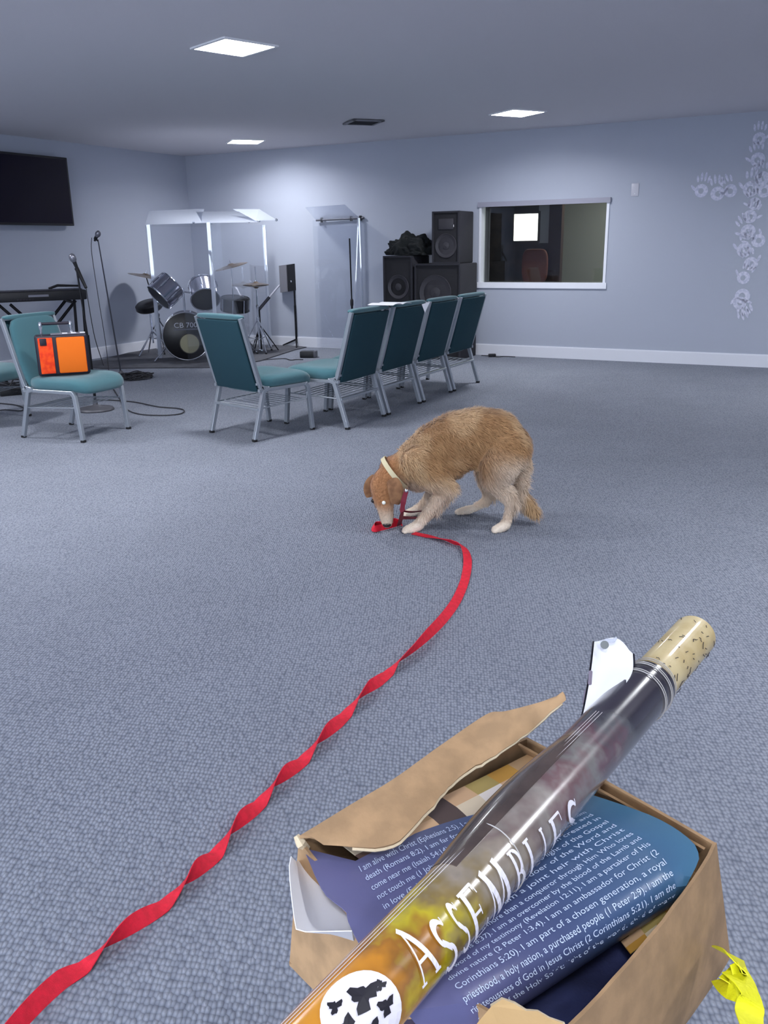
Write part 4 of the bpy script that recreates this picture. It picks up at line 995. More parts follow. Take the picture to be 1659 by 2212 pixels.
# ================================================================ CARDBOARD BOX IN THE FOREGROUND
ZR = .62
card = mat('cardboard', (176, 142, 104), .85, bump=.25, bscale=150, var=.10, vscale=30)
cardin = mat('cardboard_inside', (156, 122, 86), .9, bump=.2, bscale=150, var=.12, vscale=25)
torn = mat('torn_paper', (214, 196, 164), .9, bump=.8, bscale=200)
Lr, Br, Rr = atz(645, 1815, ZR), atz(1138, 1592, ZR), atz(1548, 1822, ZR); Fr = Vector((.14, .60, ZR))
zbx = .435
Lb, Rb = atz(625, 2085, zbx), atz(1578, 2068, zbx)
Fb = Vector((Fr.x - .002, Fr.y - .008, zbx)); Bb = Vector((Br.x + .004, Br.y + .01, zbx))
cen = (Lr + Rr)/2
bx = thing('cardboard_box', 'open worn cardboard box at the lower right holding the posters', 'box', (cen.x, cen.y, zbx))
def wallgrid(a, b_, c, d, bulge, n=10, m=8, th=.004, mt=card, name='side_wall', jag=0.0, sag=0.0):
    """a,b rim ends, d,c bottom ends; bulge outward in the middle"""
    out = ((b_ - a).cross(Vector((0, 0, 1)))).normalized(); mid = (Lr + Rr)/2
    if (a - mid).dot(out) < 0: out = -out
    G = []
    for i in range(m + 1):
        v = i/m; row = []
        for j in range(n + 1):
            u = j/n; p = (a.lerp(b_, u)).lerp(d.lerp(c, u), v) + out*bulge*math.sin(PI*u)**.7*(.55 + .45*math.sin(PI*v))*(1 if v < .97 else .6)
            if i == 0: p.z += jag*random.uniform(-1, 1)
            if sag: p.z -= sag*math.sin(PI*u)*(1-v)
            row.append(p)
        G.append(row)
    b = BM(); grid(b, G, th); return obj(name, b, mt, bx)
wallgrid(Lr, Br, Bb, Lb, .004)
wallgrid(Br, Rr, Rb, Bb, .004)
w = wallgrid(Rr, Fr, Fb, Rb, .018, n=14, jag=.0015)
wallgrid(Fr, Lr, Lb, Fb, .010, sag=.030, n=14)
obj('base', poly(BM(), [Lb + Vector((0, 0, .002)), Bb + Vector((0, 0, .002)), Rb + Vector((0, 0, .002)), Fb + Vector((0, 0, .002))], .004), cardin, bx)
# inner flap folded down along the back right wall
i1, i2 = atz(1120, 1600, ZR+.001), atz(1536, 1826, ZR+.001); i3, i4 = atz(1500, 1842, .585), atz(1145, 1640, .59)
i1 += Vector((0, -.006, 0)); i2 += Vector((-.008, -.004, 0))
obj('inner_flap', grid(BM(), [[i1.lerp(i2, k/8) for k in range(9)], [i4.lerp(i3, k/8) + Vector((0, 0, .004*math.sin(k*1.3))) for k in range(9)]], .003), cardin, bx)
# crumpled corner at the left
tube(b := BM(), [atz(640, 1805, .628), atz(650, 1822, .62), atz(664, 1832, .61)], [.004, .007, .004], n=6); obj('torn_corner', b, torn, bx, smooth=False)
# large raised flap with a ragged lower edge
up_ = [(648, 1812, .628), (760, 1742, .640), (850, 1688, .652), (950, 1616, .668), (1050, 1549, .685), (1095, 1540, .70), (1160, 1522, .715), (1220, 1507, .73)]
lo_ = [(700, 1823, .624), (832, 1832, .622), (905, 1775, .632), (960, 1712, .642), (1010, 1668, .652), (1070, 1632, .664), (1150, 1572, .69), (1222, 1510, .729)]
U = catmull([atz(*p) for p in up_], 6); Lo = catmull([atz(*p) for p in lo_], 6)
for i in range(4, len(Lo)-2): Lo[i] = Lo[i] + Vector((random.uniform(-1, 1), random.uniform(-1, 1), 0))*.0014
G = [[u_.lerp(l_, k/5) + Vector((0, 0, .004*math.sin(PI*k/5))) for u_, l_ in zip(U, Lo)] for k in range(6)]
fl = obj('top_flap', grid(BM(), G, .004), card, bx)
tube(b := BM(), [p + Vector((0, 0, -.0015)) for p in Lo[3:-1]], .0024, n=5); obj('ragged_edge', b, torn, fl)
# torn near flap of the front corner
fpx = [(1020, 2230, .618), (1062, 2178, .625), (1085, 2163, .627), (1110, 2172, .626), (1135, 2188, .623), (1160, 2190, .622), (1185, 2205, .62), (1215, 2215, .62), (1225, 2240, .618), (1100, 2300, .615)]
ff = obj('near_flap', poly(BM(), [atz(*p) for p in fpx], .004), mat('flap_pale', (200, 166, 116), .85, bump=.2, bscale=120), bx, smooth=False)
tube(b := BM(), [atz(*p) + Vector((0, 0, .001)) for p in fpx[1:9]], .0028, n=5); obj('ragged_edge', b, torn, ff, smooth=False)

# navy cloth filling the bottom
navy = mat('navy_cloth', (40, 48, 92), .9, bump=.4, bscale=200, rgb2=(30, 36, 76), vscale=14)
def quadpt(u, v, z, ins=.012):
    a = Lb.lerp(Bb, u); c = Fb.lerp(Rb, u); p = a.lerp(c, v); m_ = (Lb + Rb)/2; p = p + (m_ - p)*.05; return Vector((p.x, p.y, z))
G = [[quadpt(u, v, .485 + .018*noise.noise(Vector((u*4, v*4, 1))) + .010*noise.noise(Vector((u*9, v*9, 5))) + .014*abs(math.sin(7*u + 3*v))) for u in np.linspace(0, 1, 40)] for v in np.linspace(0, 1, 34)]
single('navy_cloth', grid(BM(), G, .006), navy, 'crumpled dark navy cloth in the bottom of the cardboard box', 'cloth')
# checked wrapping paper
def check_mat():
    m = bpy.data.materials.new('checked_paper'); m.use_nodes = True; nt = m.node_tree; bs = nt.nodes['Principled BSDF']; bs.inputs['Roughness'].default_value = .5
    tc = nt.nodes.new('ShaderNodeTexCoord'); mp = nt.nodes.new('ShaderNodeMapping'); mp.inputs['Scale'].default_value = (8, 4, 1); nt.links.new(tc.outputs['UV'], mp.inputs[0])
    fl_ = nt.nodes.new('ShaderNodeVectorMath'); fl_.operation = 'FLOOR'; nt.links.new(mp.outputs[0], fl_.inputs[0])
    wn = nt.nodes.new('ShaderNodeTexWhiteNoise'); wn.noise_dimensions = '2D'; nt.links.new(fl_.outputs[0], wn.inputs['Vector'])
    r = nt.nodes.new('ShaderNodeValToRGB'); r.color_ramp.interpolation = 'CONSTANT'; e = r.color_ramp.elements
    cs = [(186, 152, 112), (96, 74, 66), (222, 214, 208), (190, 142, 60), (204, 168, 132), (80, 66, 64), (212, 196, 170), (170, 150, 90)]
    e[0].position = 0; e[0].color = col(*cs[0]); e[1].position = 1/8; e[1].color = col(*cs[1])
    for i in range(2, 8): x = e.new(i/8); x.color = col(*cs[i])
    nt.links.new(wn.outputs['Value'], r.inputs[0]); nt.links.new(r.outputs[0], bs.inputs['Base Color']); return m
def qp2(u, v):
    p = Lr.lerp(Br, u).lerp(Fr.lerp(Rr, u), v); m_ = (Lr + Rr)/2; p = p + (m_ - p)*.06; z = .603 - .075*max(0, v - .12) - .004*math.sin(3*u); return Vector((p.x, p.y, z))
G = [[qp2(u, v) for u in np.linspace(.10, 1.0, 24)] for v in np.linspace(0.02, .36, 12)]
chk = check_mat()
single('checked_wrapping_paper', grid(BM(), G, .0015, uv=True), chk, 'tan, gold and brown checked wrapping paper under the raised flap of the box', 'wrapping paper')
G = [[atz(*p) for p in r_] for r_ in ([(1330, 1985, .545), (1400, 1940, .55), (1475, 1905, .552)], [(1362, 2020, .54), (1430, 1985, .545), (1500, 1955, .548)], [(1345, 2040, .537), (1420, 2030, .54), (1490, 2005, .543)])]
G = [[Vector(p) for p in catmull(r_, 6)] for r_ in [[atz(1322, 2010, .54), atz(1420, 1950, .55), atz(1500, 1880, .553)], [atz(1362, 2062, .535), atz(1450, 1990, .545), atz(1530, 1910, .55)]]]
single('checked_wrapping_paper', grid(BM(), G, .0015, uv=True), chk, 'corner of checked wrapping paper peeking out beneath the right end of the blue poster', 'wrapping paper')

# ================================================================ BLUE TEXT POSTER
LM = [(768, 1862), (780, 1885), (792, 1904), (805, 1925), (818, 1945), (831, 1966), (845, 1986), (858, 2004), (872, 2020), (886, 2036), (900, 2052), (915, 2067), (930, 2082), (943, 2096), (956, 2108), (970, 2120), (987, 2139), (1003, 2166), (1019, 2188), (1034, 2204), (1044, 2217)]
RM = [(1178, 1733), (1195, 1738), (1210, 1742), (1225, 1746), (1238, 1749), (1252, 1752), (1267, 1758), (1282, 1763), (1298, 1770), (1315, 1778), (1332, 1786), (1349, 1795), (1368, 1803), (1386, 1813), (1405, 1826), (1423, 1845), (1440, 1866), (1454, 1890), (1458, 1916), (1456, 1936), (1452, 1946)]
LE_ = [(655, 1834), (668, 1862), (680, 1892), (694, 1920), (705, 1936), (722, 1950), (738, 1962), (748, 1972), (752, 1992), (766, 2022), (782, 2052), (798, 2082), (812, 2106), (824, 2124), (836, 2138), (848, 2152), (862, 2168), (876, 2184), (888, 2198), (900, 2214), (912, 2228)]
RE_ = [(1232, 1713), (1246, 1714), (1264, 1716), (1284, 1720), (1306, 1727), (1330, 1735), (1354, 1743), (1378, 1752), (1402, 1761), (1426, 1772), (1448, 1784), (1468, 1797), (1486, 1811), (1501, 1826), (1508, 1842), (1510, 1856), (1503, 1874), (1492, 1894), (1482, 1912), (1472, 1926), (1466, 1934)]
def pz(k, u):
    v = k/20
    z = .608 + .016*math.sin(PI*min(1, v*1.05 + .02)) - (.030*max(0, (v-.82)/.18)**1.5)
    return z + .010*(u - .5)*0 - .010*math.exp(-((u-.35)/.2)**2)
rowsP = []
for k in range(21):
    ctl = [Vector((*LE_[k], 0)), Vector((*LM[k], 0)), None, Vector((*RM[k], 0)), Vector((*RE_[k], 0))]
    bow = max(0, 20 - k*1.6); ctl[2] = (ctl[1] + ctl[3])/2 + Vector((-bow*.25, -bow, 0))
    us = [0, .15, .5, .85, 1.0]; row = []
    for u in np.linspace(0, 1, 41):
        # quadratic/bilinear blend through the five control pixels
        if u <= .15: q = ctl[0].lerp(ctl[1], u/.15)
        elif u >= .85: q = ctl[3].lerp(ctl[4], (u-.85)/.15)
        else:
            t_ = (u-.15)/.7; q = ctl[1].lerp(ctl[3], t_) + (ctl[2] - (ctl[1]+ctl[3])/2)*(4*t_*(1-t_))
        row.append(atz(q.x, q.y, pz(k, u)))
    rowsP.append(row)
def surf(u, k):
    """point of the poster: u 0..1 along the lines, k = line position 0..20"""
    u = min(max(u, 0), 1)*40; i = min(int(u), 39); fu = u - i; k = min(max(k, 0), 20); j = min(int(k), 19); fk = k - j
    a = rowsP[j][i].lerp(rowsP[j][i+1], fu); c = rowsP[j+1][i].lerp(rowsP[j+1][i+1], fu); return a.lerp(c, fk)
def poster_mat():
    m = bpy.data.materials.new('poster_print'); m.use_nodes = True; nt = m.node_tree; bs = nt.nodes['Principled BSDF']; bs.inputs['Roughness'].default_value = .32
    tc = nt.nodes.new('ShaderNodeTexCoord'); sp = nt.nodes.new('ShaderNodeSeparateXYZ'); nt.links.new(tc.outputs['UV'], sp.inputs[0])
    r = nt.nodes.new('ShaderNodeValToRGB'); e = r.color_ramp.elements; e[0].position = 0; e[0].color = col(104, 104, 146); e[1].position = 1; e[1].color = col(66, 110, 138)
    for p_, c_ in ((.25, (88, 90, 132)), (.5, (68, 80, 118)), (.75, (64, 92, 128))): x = e.new(p_); x.color = col(*c_)
    nt.links.new(sp.outputs[0], r.inputs[0]); nt.links.new(r.outputs[0], bs.inputs['Base Color']); return m
pm = poster_mat(); c0 = surf(.5, 10)
ps = thing('text_poster', 'blue poster printed with white lines of verse, loosely rolled in the cardboard box', 'poster', (c0.x, c0.y, .5))
G = [list(r_) for r_ in rowsP]
# roll the near edge under, the far edge down
inward = (Lr - Fr).normalized()
for dz, di in ((-.012, .004), (-.026, .016), (-.034, .034), (-.036, .06)):
    G.append([p + Vector((0, 0, dz)) + inward*di for p in rowsP[-1]])
inw2 = -inward
G.insert(0, [p + Vector((0, 0, -.010)) - inward*-.002 for p in rowsP[0]])
b = BM(); grid(b, G, .0009, uv=True); obj('poster_sheet', b, pm, ps)
oc_ = [(628, 1850), (624, 1870), (625, 1900), (629, 1940), (634, 1980), (639, 2008), (660, 2014), (700, 2013), (760, 2012)]
ic_ = [(657, 1836), (670, 1862), (682, 1890), (696, 1920), (706, 1936), (724, 1952), (740, 1966), (750, 1980), (768, 2014)]
Gw = []
for a, c in zip(oc_, ic_):
    A_, B_ = atz(*a, .626), atz(*c, .585); Gw.append([A_.lerp(B_, f) + Vector((0, 0, -.012*math.sin(PI*f))) for f in np.linspace(0, 1, 7)])
obj('white_inner_side', grid(BM(), Gw, .0009), mat('poster_white', (246, 246, 250), .5), ps)
LINES = ['I am alive with Christ (Ephesians 2:5). I am free from the law of sin and', 'death (Romans 8:2). I am far from oppression, and fear does not',
 'come near me (Isaiah 54:14). I am born of God, and the evil one does', 'not touch me (1 John 5:18). I am holy and without blame before Him',
 'in love (Ephesians 1:4). I have the mind of Christ. I am born', 'again of the incorruptible seed. I have everlasting life; rich in mercy cum', 'able to do all things, called to fellowship, angels and',
 'I am His workmanship, I am a new creation created in', 'Christ. I am the salt of the earth and the light of the Gospel', 'and not a hearer only. I am a doer of the Word and', 'of His Kingdom. I am a joint heir with Christ',
 'Romans 8:17. I am more than a conqueror through Him Who loves', 'me (Romans 8:37). I am an overcomer by the blood of the Lamb and', 'the word of my testimony (Revelation 12:11). I am a partaker of His',
 'divine nature (2 Peter 1:3,4). I am an ambassador for Christ (2', 'Corinthians 5:20). I am part of a chosen generation, a royal', 'priesthood, a holy nation, a purchased people (1 Peter 2:9). I am the',
 'righteousness of God in Jesus Christ (2 Corinthians 5:21). I am the', 'temple of the Holy Spirit; light of the world, child of many']
b = BM()
for i, ln in enumerate(LINES):
    k = i + 1
    def fn(x, y, k=k):
        u = .15 + x*.70; kk = k + .05 - y*.78; p = surf(u, kk); d = (O - p).normalized(); e_ = .002
        n_ = (surf(min(u+.01, 1), kk) - p).cross(surf(u, max(kk-.1, 0)) - p) if kk > .1 else Vector((0, 0, 1)); n_.normalize()
        if n_.z < 0: n_ = -n_
        return p + n_*.0016
    put_text(b, ln, fn)
obj('printed_verse', b, mat('ink_white', (206, 220, 244), .5), ps, smooth=False)

# ================================================================ GLOSSY POSTER ROLL
TB, TT = atd(770, 2180, .762), atd(1482, 1392, 1.355); TR = .0372
LIFT = Vector((0, 0, .0)); TB += LIFT; TT += LIFT
ax = (TT - TB).normalized(); TL = (TT - TB).length
def tframe(f):
    c = TB.lerp(TT, f); tc_ = (O - c); tc_ = (tc_ - ax*tc_.dot(ax)).normalized(); s_ = ax.cross(tc_).normalized()   # s_: to the right seen from the camera
    return c, tc_, s_
_, TCAM, TSIDE = tframe(.45)
if TSIDE.dot(ray(1100, 2000) - ray(900, 1800)) < 0: TSIDE = -TSIDE
def tubeP(f, phi, r=TR): return TB.lerp(TT, f) + (TCAM*math.cos(phi) + TSIDE*math.sin(phi))*r
def cylhit(x, y, r=TR):
    d = ray(x, y); o_ = O - TB; dp = d - ax*d.dot(ax); op = o_ - ax*o_.dot(ax); A_ = dp.dot(dp); B_ = 2*dp.dot(op); C_ = op.dot(op) - r*r
    D_ = max(B_*B_ - 4*A_*C_, 0); t_ = (-B_ - math.sqrt(D_))/(2*A_); p = O + d*t_; f = (p - TB).dot(ax)/TL; q = p - TB - ax*(f*TL)
    return f, math.atan2(q.dot(TSIDE), q.dot(TCAM))
def roll_mat():
    m = bpy.data.materials.new('roll_print'); m.use_nodes = True; nt = m.node_tree; bs = nt.nodes['Principled BSDF']
    bs.inputs['Roughness'].default_value = .22; bs.inputs['Coat Weight'].default_value = 1.0; bs.inputs['Coat Roughness'].default_value = .20
    tc = nt.nodes.new('ShaderNodeTexCoord'); sp = nt.nodes.new('ShaderNodeSeparateXYZ'); nt.links.new(tc.outputs['UV'], sp.inputs[0])
    n = nt.nodes.new('ShaderNodeTexNoise'); n.inputs['Scale'].default_value = 22; n.inputs['Detail'].default_value = 3; nt.links.new(tc.outputs['Object'], n.inputs['Vector'])
    ad = nt.nodes.new('ShaderNodeMath'); ad.operation = 'MULTIPLY_ADD'; ad.inputs[1].default_value = .30; ad.inputs[2].default_value = -.15; nt.links.new(n.outputs['Fac'], ad.inputs[0])
    a2 = nt.nodes.new('ShaderNodeMath'); a2.operation = 'ADD'; nt.links.new(ad.outputs[0], a2.inputs[0]); nt.links.new(sp.outputs[1], a2.inputs[1])
    r = nt.nodes.new('ShaderNodeValToRGB'); e = r.color_ramp.elements
    e[0].position = 0; e[0].color = col(128, 72, 34); e[1].position = 1; e[1].color = col(34, 28, 40)
    for p_, c_ in ((.08, (214, 146, 34)), (.17, (196, 128, 26)), (.23, (150, 98, 24)), (.28, (186, 168, 28)), (.33, (128, 108, 60)), (.40, (150, 138, 122)), (.48, (120, 104, 98)), (.55, (146, 138, 130)), (.61, (108, 80, 82)), (.67, (120, 116, 112)), (.73, (92, 64, 72)), (.79, (76, 76, 80)), (.85, (42, 36, 48))):
        x = e.new(p_); x.color = col(*c_)
    n2 = nt.nodes.new('ShaderNodeTexNoise'); n2.inputs['Scale'].default_value = 40; n2.inputs['Detail'].default_value = 2; nt.links.new(tc.outputs['Object'], n2.inputs['Vector'])
    mx = nt.nodes.new('ShaderNodeMix'); mx.data_type = 'RGBA'; mx.blend_type = 'OVERLAY'; mx.inputs['Factor'].default_value = .45
    bw = nt.nodes.new('ShaderNodeRGBToBW'); nt.links.new(n2.outputs['Color'], bw.inputs[0])
    nt.links.new(a2.outputs[0], r.inputs[0]); nt.links.new(r.outputs[0], mx.inputs[6]); nt.links.new(bw.outputs[0], mx.inputs[7]); nt.links.new(mx.outputs[2], bs.inputs['Base Color']); return m
rm = roll_mat()
rl = thing('glossy_poster_roll', 'long glossy rolled poster lettered in white capitals, leaning across the cardboard box', 'poster roll', TB.lerp(TT, .4))
f_end = cylhit(1440, 1450)[0]
def rollgrid(f0, f1, ph0, ph1, r, nf=50, nph=48, rfun=None):
    return [[tubeP(f0 + (f1-f0)*i/nf, ph0 + (ph1-ph0)*j/nph, (rfun(f0 + (f1-f0)*i/nf, ph0 + (ph1-ph0)*j/nph) if rfun else r)) for j in range(nph+1)] for i in range(nf+1)]
b = BM(); grid(b, rollgrid(-.16, f_end, -PI*.62, PI*1.30, TR), .0012, uv=True); obj('poster_print', b, rm, rl)
# second turn of the sheet, opening to the left: its dark face behind the seam
b = BM(); G = rollgrid(.20, .54, -PI*.60, -PI*.18, TR, rfun=lambda f, p: TR + .0008 + .010*max(0, math.sin(PI*(f-.20)/.34))*((-p - PI*.16)/(PI*.44))**1.0)
grid(b, G, .0010, uv=True); obj('loose_turn', b, mat('roll_dark', (84, 70, 64), .25, rgb2=(58, 48, 44), vscale=14, coat=.5), rl)
# bright seams along the roll
b = BM()
for k, ph in enumerate((-1.16, -1.02, -.90)):
    pts = [tubeP(f, ph + .62*f*(1 if k == 0 else .9) , TR + .0010) for f in np.linspace(-.16, .62, 30)]
    tube(b, pts, .0004, n=4)
obj('sheet_edge', b, mat('edge_pale', (206, 198, 200), .4), rl)
# pale inner tube with printed marks
tan = mat('map_tan', (218, 198, 148), .45, rgb2=(200, 176, 122), vscale=24, coat=.4)
b = BM(); fe = 1.045; grid(b, rollgrid(f_end - .12, fe, 0, 2*PI, TR*.90, nf=10), .0015); it = obj('inner_roll', b, tan, rl)
b = BM()
for k in range(46):
    f = rng.uniform(f_end + .01, fe - .01); ph = rng.uniform(-1.5, 1.5); l_ = rng.uniform(.05, .22); d_ = rng.uniform(-.012, .012)
    tube(b, [tubeP(f + d_*q/3 + rng.normal(0, .001), ph + l_*q/3, TR*.90 + .0017) for q in range(4)], .0006, n=4)
obj('map_marks', b, mat('ink_dark', (60, 50, 44), .6), it)
for f_ in (f_end-.045, f_end-.040, f_end-.018, f_end-.012, f_end+.004, f_end+.012, .285):
    c = TB.lerp(TT, f_); R_ = TR + .0014 if f_ < f_end else TR*.93 + .0012
    a_ = (ax + TCAM*rng.normal(0, .03) + TSIDE*.10).normalized()
    obj('string_winding', torus(BM(), c, a_, R_*1.012, .0007, n=48, m=5), mat('string', (186, 182, 178), .5), rl)
# white lettering in capitals
def stroke(b, pts, w):
    """pen stroke with varying width in letter space, laid on the tube by fn"""
    pass
def letter_polys(ch):
    def arc(cx, cy, rx, ry, a0, a1, w0, w1, n=14):
        o_, i_ = [], []
        for k in range(n+1):
            t_ = k/n; a = math.radians(a0 + (a1-a0)*t_); w = w0 + (w1-w0)*math.sin(PI*t_); nx, ny = math.cos(a), math.sin(a)
            o_.append((cx + rx*nx + nx*w/2, cy + ry*ny + ny*w/2)); i_.append((cx + rx*nx - nx*w/2, cy + ry*ny - ny*w/2))
        return [[o_[k], o_[k+1], i_[k+1], i_[k]] for k in range(n)]
    def bar(x0, y0, x1, y1, w0, w1=None, n=8):
        w1 = w0 if w1 is None else w1; dx, dy = x1-x0, y1-y0; L = math.hypot(dx, dy); nx, ny = -dy/L, dx/L; out = []
        for k in range(n):
            a, c = k/n, (k+1)/n; wa, wc = w0+(w1-w0)*a, w0+(w1-w0)*c
            out.append([(x0+dx*a+nx*wa/2, y0+dy*a+ny*wa/2), (x0+dx*c+nx*wc/2, y0+dy*c+ny*wc/2), (x0+dx*c-nx*wc/2, y0+dy*c-ny*wc/2), (x0+dx*a-nx*wa/2, y0+dy*a-ny*wa/2)])
        return out
    TH, TN, SF = .17, .06, .05
    if ch == 'A': return bar(.5, 1.0, .12, .0, TN) + bar(.47, 1.02, .90, .0, TH) + bar(.26, .36, .74, .36, TN) + bar(0, .0, .26, .0, SF) + bar(.74, .0, 1.04, .0, SF)
    if ch == 'S': return arc(.5, .755, .27, .215, 20, 270, TN, .16) + arc(.5, .255, .30, .245, 90, -160, TN, .17) + bar(.76, .84, .80, .98, .04) + bar(.20, .18, .16, .02, .04) + bar(.34, .62, .66, .42, .13, .13)
    if ch == 'E': return bar(.25, 0, .25, 1, TH) + bar(.1, 1, .80, 1, TN) + bar(.3, .52, .66, .52, TN) + bar(.1, 0, .86, 0, TN) + bar(.80, 1.02, .82, .80, .04) + bar(.86, 0, .90, .24, .04) + bar(.66, .42, .66, .62, .04)
    if ch == 'M': return bar(.14, 0, .20, 1, TN) + bar(.18, 1.04, .52, .0, TH) + bar(.52, 0, .86, 1.0, TN) + bar(.84, 1.04, .98, .0, TH) + bar(0, 0, .28, 0, SF) + bar(.86, 0, 1.12, 0, SF)
    if ch == 'B': return bar(.25, 0, .25, 1, TH) + arc(.42, .76, .25, .22, 90, -90, TN, .16) + arc(.44, .27, .31, .25, 90, -90, TN, .17) + bar(.1, 1, .45, 1, SF) + bar(.25, .52, .45, .52, SF) + bar(.1, 0, .45, 0, SF)
    if ch == 'L': return bar(.25, 0, .25, 1, TH) + bar(.08, 1, .44, 1, SF) + bar(.1, 0, .85, 0, TN) + bar(.85, 0, .90, .26, .04)
    if ch == 'I': return bar(.25, 0, .25, 1, TH) + bar(.08, 1, .44, 1, SF) + bar(.08, 0, .44, 0, SF)
    return []
lets = [('A', (838, 2036), .070), ('S', (915, 2012), .062), ('S', (955, 1968), .060), ('E', (982, 1944), .062), ('M', (1028, 1900), .070), ('B', (1090, 1851), .055), ('L', (1124, 1826), .058), ('I', (1160, 1797), .05), ('E', (1180, 1780), .056), ('S', (1215, 1748), .055)]
b = BM(); HA = 1.34
fst = [cylhit(*l[1]) for l in lets]
for i_l, (ch_, px, wd2) in enumerate(lets):
    f0, p0 = fst[i_l]; hgt = HA; wd_l = (.74 if ch_ == 'M' else .86)*((fst[i_l+1][0] - f0) if i_l < len(lets)-1 else (f0 - fst[i_l-1][0]))
    if ch_ in 'M': hgt = 1.5
    for pl in letter_polys(ch_):
        vs = [b.verts.new(tubeP(f0 + x*wd_l, p0 + (1-y)*hgt, TR + .0020)) for x, y in pl]
        try: b.faces.new(vs)
        except ValueError: pass
obj('poster_lettering', b, mat('letter_white', (246, 242, 250), .4), rl, smooth=False)
# round emblem with dark blotches at the lower end
f0, p0 = cylhit(790, 2204); b = BM(); RRd = .040
def em(x, y, h=.0017): return tubeP(f0 + x*RRd/TL, p0 + y*RRd/TR, TR + h)
n = 40; rings = [[b.verts.new(em(r_*math.cos(2*PI*k/n), r_*math.sin(2*PI*k/n))) for k in range(n)] for r_ in (.001, .3, .6, .85, 1)]
for i in range(4):
    for k in range(n): b.faces.new((rings[i][k], rings[i][(k+1) % n], rings[i+1][(k+1) % n], rings[i+1][k]))
emb = obj('globe_emblem', b, MATS['letter_white'], rl, smooth=False)
b = BM()
for cx, cy, s_, sd in ((.25, -.35, .42, 1), (.55, .1, .26, 2), (-.1, .25, .36, 3), (-.5, -.15, .34, 4), (.1, .62, .22, 5), (.72, -.25, .16, 6), (-.35, -.62, .2, 7)):
    r0 = np.random.default_rng(sd); m_ = 22; c = b.verts.new(em(cx, cy, .0026)); vs = []
    for k in range(m_):
        a = 2*PI*k/m_; r_ = s_*(.72 + .28*math.sin(3*a + sd) + .16*math.sin(7*a + 2*sd) + .10*r0.random()); x_, y_ = cx + r_*math.cos(a), cy + r_*math.sin(a)*.7; d_ = math.hypot(x_, y_)
        if d_ > .96: x_, y_ = x_*.96/d_, y_*.96/d_
        vs.append(b.verts.new(em(x_, y_, .0026)))
    for k in range(m_): b.faces.new((c, vs[k], vs[(k+1) % m_]))
obj('emblem_map', b, mat('ink_black', (28, 26, 36), .5), emb, smooth=False)
# flared white sheet opening at the left of the roll
lp_ = [(1284, 1386), (1278, 1440), (1270, 1490), (1260, 1540), (1246, 1585), (1228, 1622), (1205, 1655), (1165, 1705)]
rp_ = [(1367, 1412), (1367, 1448), (1352, 1478), (1330, 1510), (1304, 1548), (1272, 1592), (1236, 1634), (1172, 1702)]
Gs = []
for i, (a, c) in enumerate(zip(lp_, rp_)):
    dpt = 1.25 - i*.0314; k = i/7; A_, B_ = atd(*a, dpt), atd(*c, dpt - .004); row = []
    for f in np.linspace(0, 1, 12):
        q = A_.lerp(B_, f) + ray((a[0]+c[0])/2, (a[1]+c[1])/2)*(.030*(1-k)*math.sin(PI*f)) + Vector((0, 0, (.016 if i == 0 else .012*(1-k))*math.sin(PI*min(1, f*1.05)**1.3)))
        row.append(q)
    Gs.append(row)
GsC = []
cols_ = [catmull([r_[j] for r_ in Gs], 5) for j in range(12)]
GsC = [[cols_[j][i] for j in range(12)] for i in range(len(cols_[0]))]
fs_ = thing('curled_sheet', 'curled sheet with a white inside flaring out left of the glossy roll', 'poster', Gs[4][5])
obj('white_side', grid(BM(), GsC, .0006), MATS['poster_white'], fs_)
back = [[p + ray(1300, 1500)*.007 for p in r_] for r_ in GsC]
back = [[p + (r_[0] - r_[-1]).normalized()*(.003 if j == 0 else (-.003 if j == 11 else 0)) for j, p in enumerate(r_)] for r_ in back]
obj('dark_side', grid(BM(), back, .0006), mat('sheet_dark', (30, 28, 38), .3), fs_)
b = BM(); q = atd(1306, 1393, 1.235); lathe(b, q, [(.006, -.001), (.006, .001), (.003, .0012)], n=14, axis=(O - q).normalized()); obj('grommet', b, mat('grommet_grey', (96, 100, 100), .4), fs_)
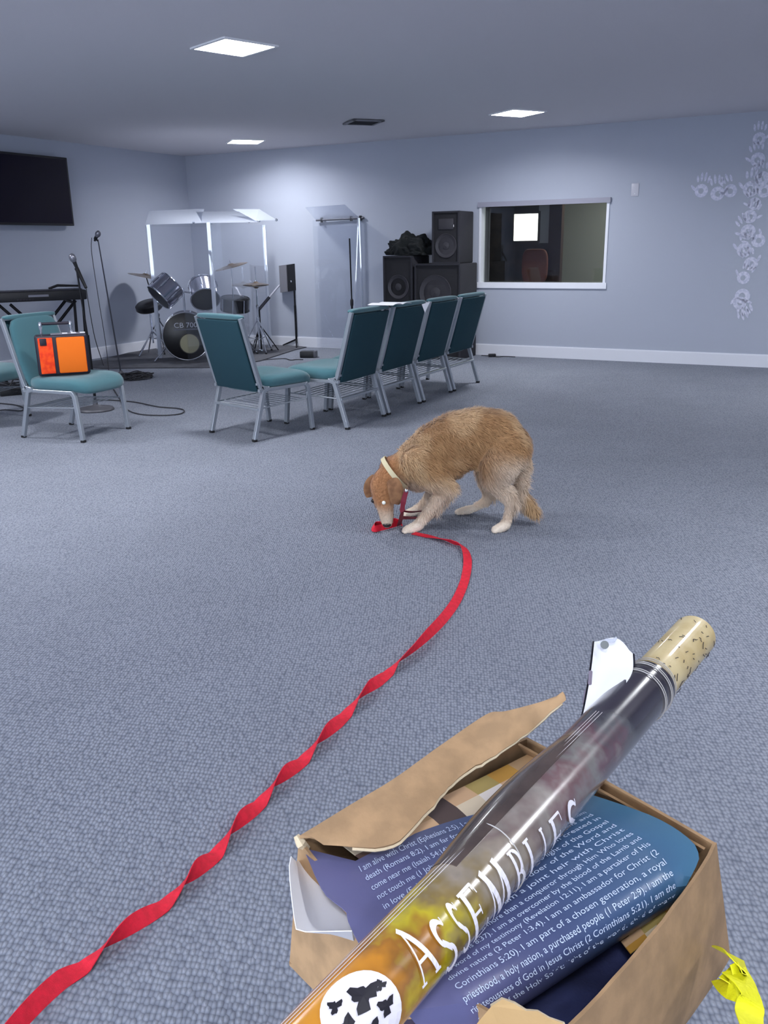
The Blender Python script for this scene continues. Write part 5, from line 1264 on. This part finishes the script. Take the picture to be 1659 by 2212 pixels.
b = BM(); tube(b, [atd(1296, 1390, 1.25), atd(1312, 1384, 1.25), atd(1326, 1383, 1.25), atd(1332, 1377, 1.25)], [.003, .004, .003, .0015], n=5); obj('tape_scrap', b, clear('tape', (.9, .9, .92), .1, .6), fs_)
b = BM()
for (x0_, y0_, x1_, y1_) in ((1276, 1450, 1274, 1478), (1266, 1492, 1262, 1520)):
    tube(b, [atd(x0_, y0_, 1.205), atd(x1_, y1_, 1.19)], .0025, n=4)
obj('printed_mark', b, mat('mark_grey', (130, 120, 136), .6), fs_)

# yellow ribbon hanging at the right corner
yel = mat('yellow_ribbon', (236, 232, 20), .6, bump=.4, bscale=200)
ry = thing('yellow_ribbon', 'bright yellow ribbon knotted at the right side of the cardboard box', 'ribbon', atd(1590, 2110, .93))
pts = [atd(1572, 2060, .98), atd(1592, 2082, .93), atd(1606, 2108, .92), atd(1590, 2125, .91), atd(1572, 2112, .93)]
obj('knot_loop', ribbon(pts, .036, [.3, .8, 1.2, .8, .2], lift=False, th=.0012), yel, ry)
pts = [atd(1585, 2095, .92), atd(1612, 2130, .90), atd(1624, 2160, .89), atd(1618, 2190, .88), atd(1626, 2230, .86), atd(1635, 2290, .84)]
obj('tail', ribbon(pts, .028, [.0, .4, .6, .2, .5, .3], lift=False, th=.0012), yel, ry)
pts = [atd(1570, 2095, .93), atd(1585, 2115, .925), atd(1598, 2135, .92), atd(1610, 2150, .915)]
obj('fold', ribbon(pts, .034, [.1, .5, .3, .8], lift=False, th=.0012), yel, ry)

# low stool carrying the box
stx = (Lb + Rb + Fb + Bb)/4
stl = thing('low_stool', 'small round dark stool hidden beneath the cardboard box', 'stool', (stx.x, stx.y, 0))
obj('seat', lathe(BM(), (stx.x, stx.y, zbx - .035), [(.10, 0), (.115, .008), (.115, .030), (.108, .034)], n=32), mat('stool_dark', (34, 30, 30), .6), stl)
for k in range(4):
    a = k*PI/2 + .5; tube(b := BM(), [(stx.x + .07*math.cos(a), stx.y + .07*math.sin(a), zbx - .03), (stx.x + .10*math.cos(a), stx.y + .10*math.sin(a), .0)], .011, n=8); obj('leg', b, MATS['stool_dark'], stl)
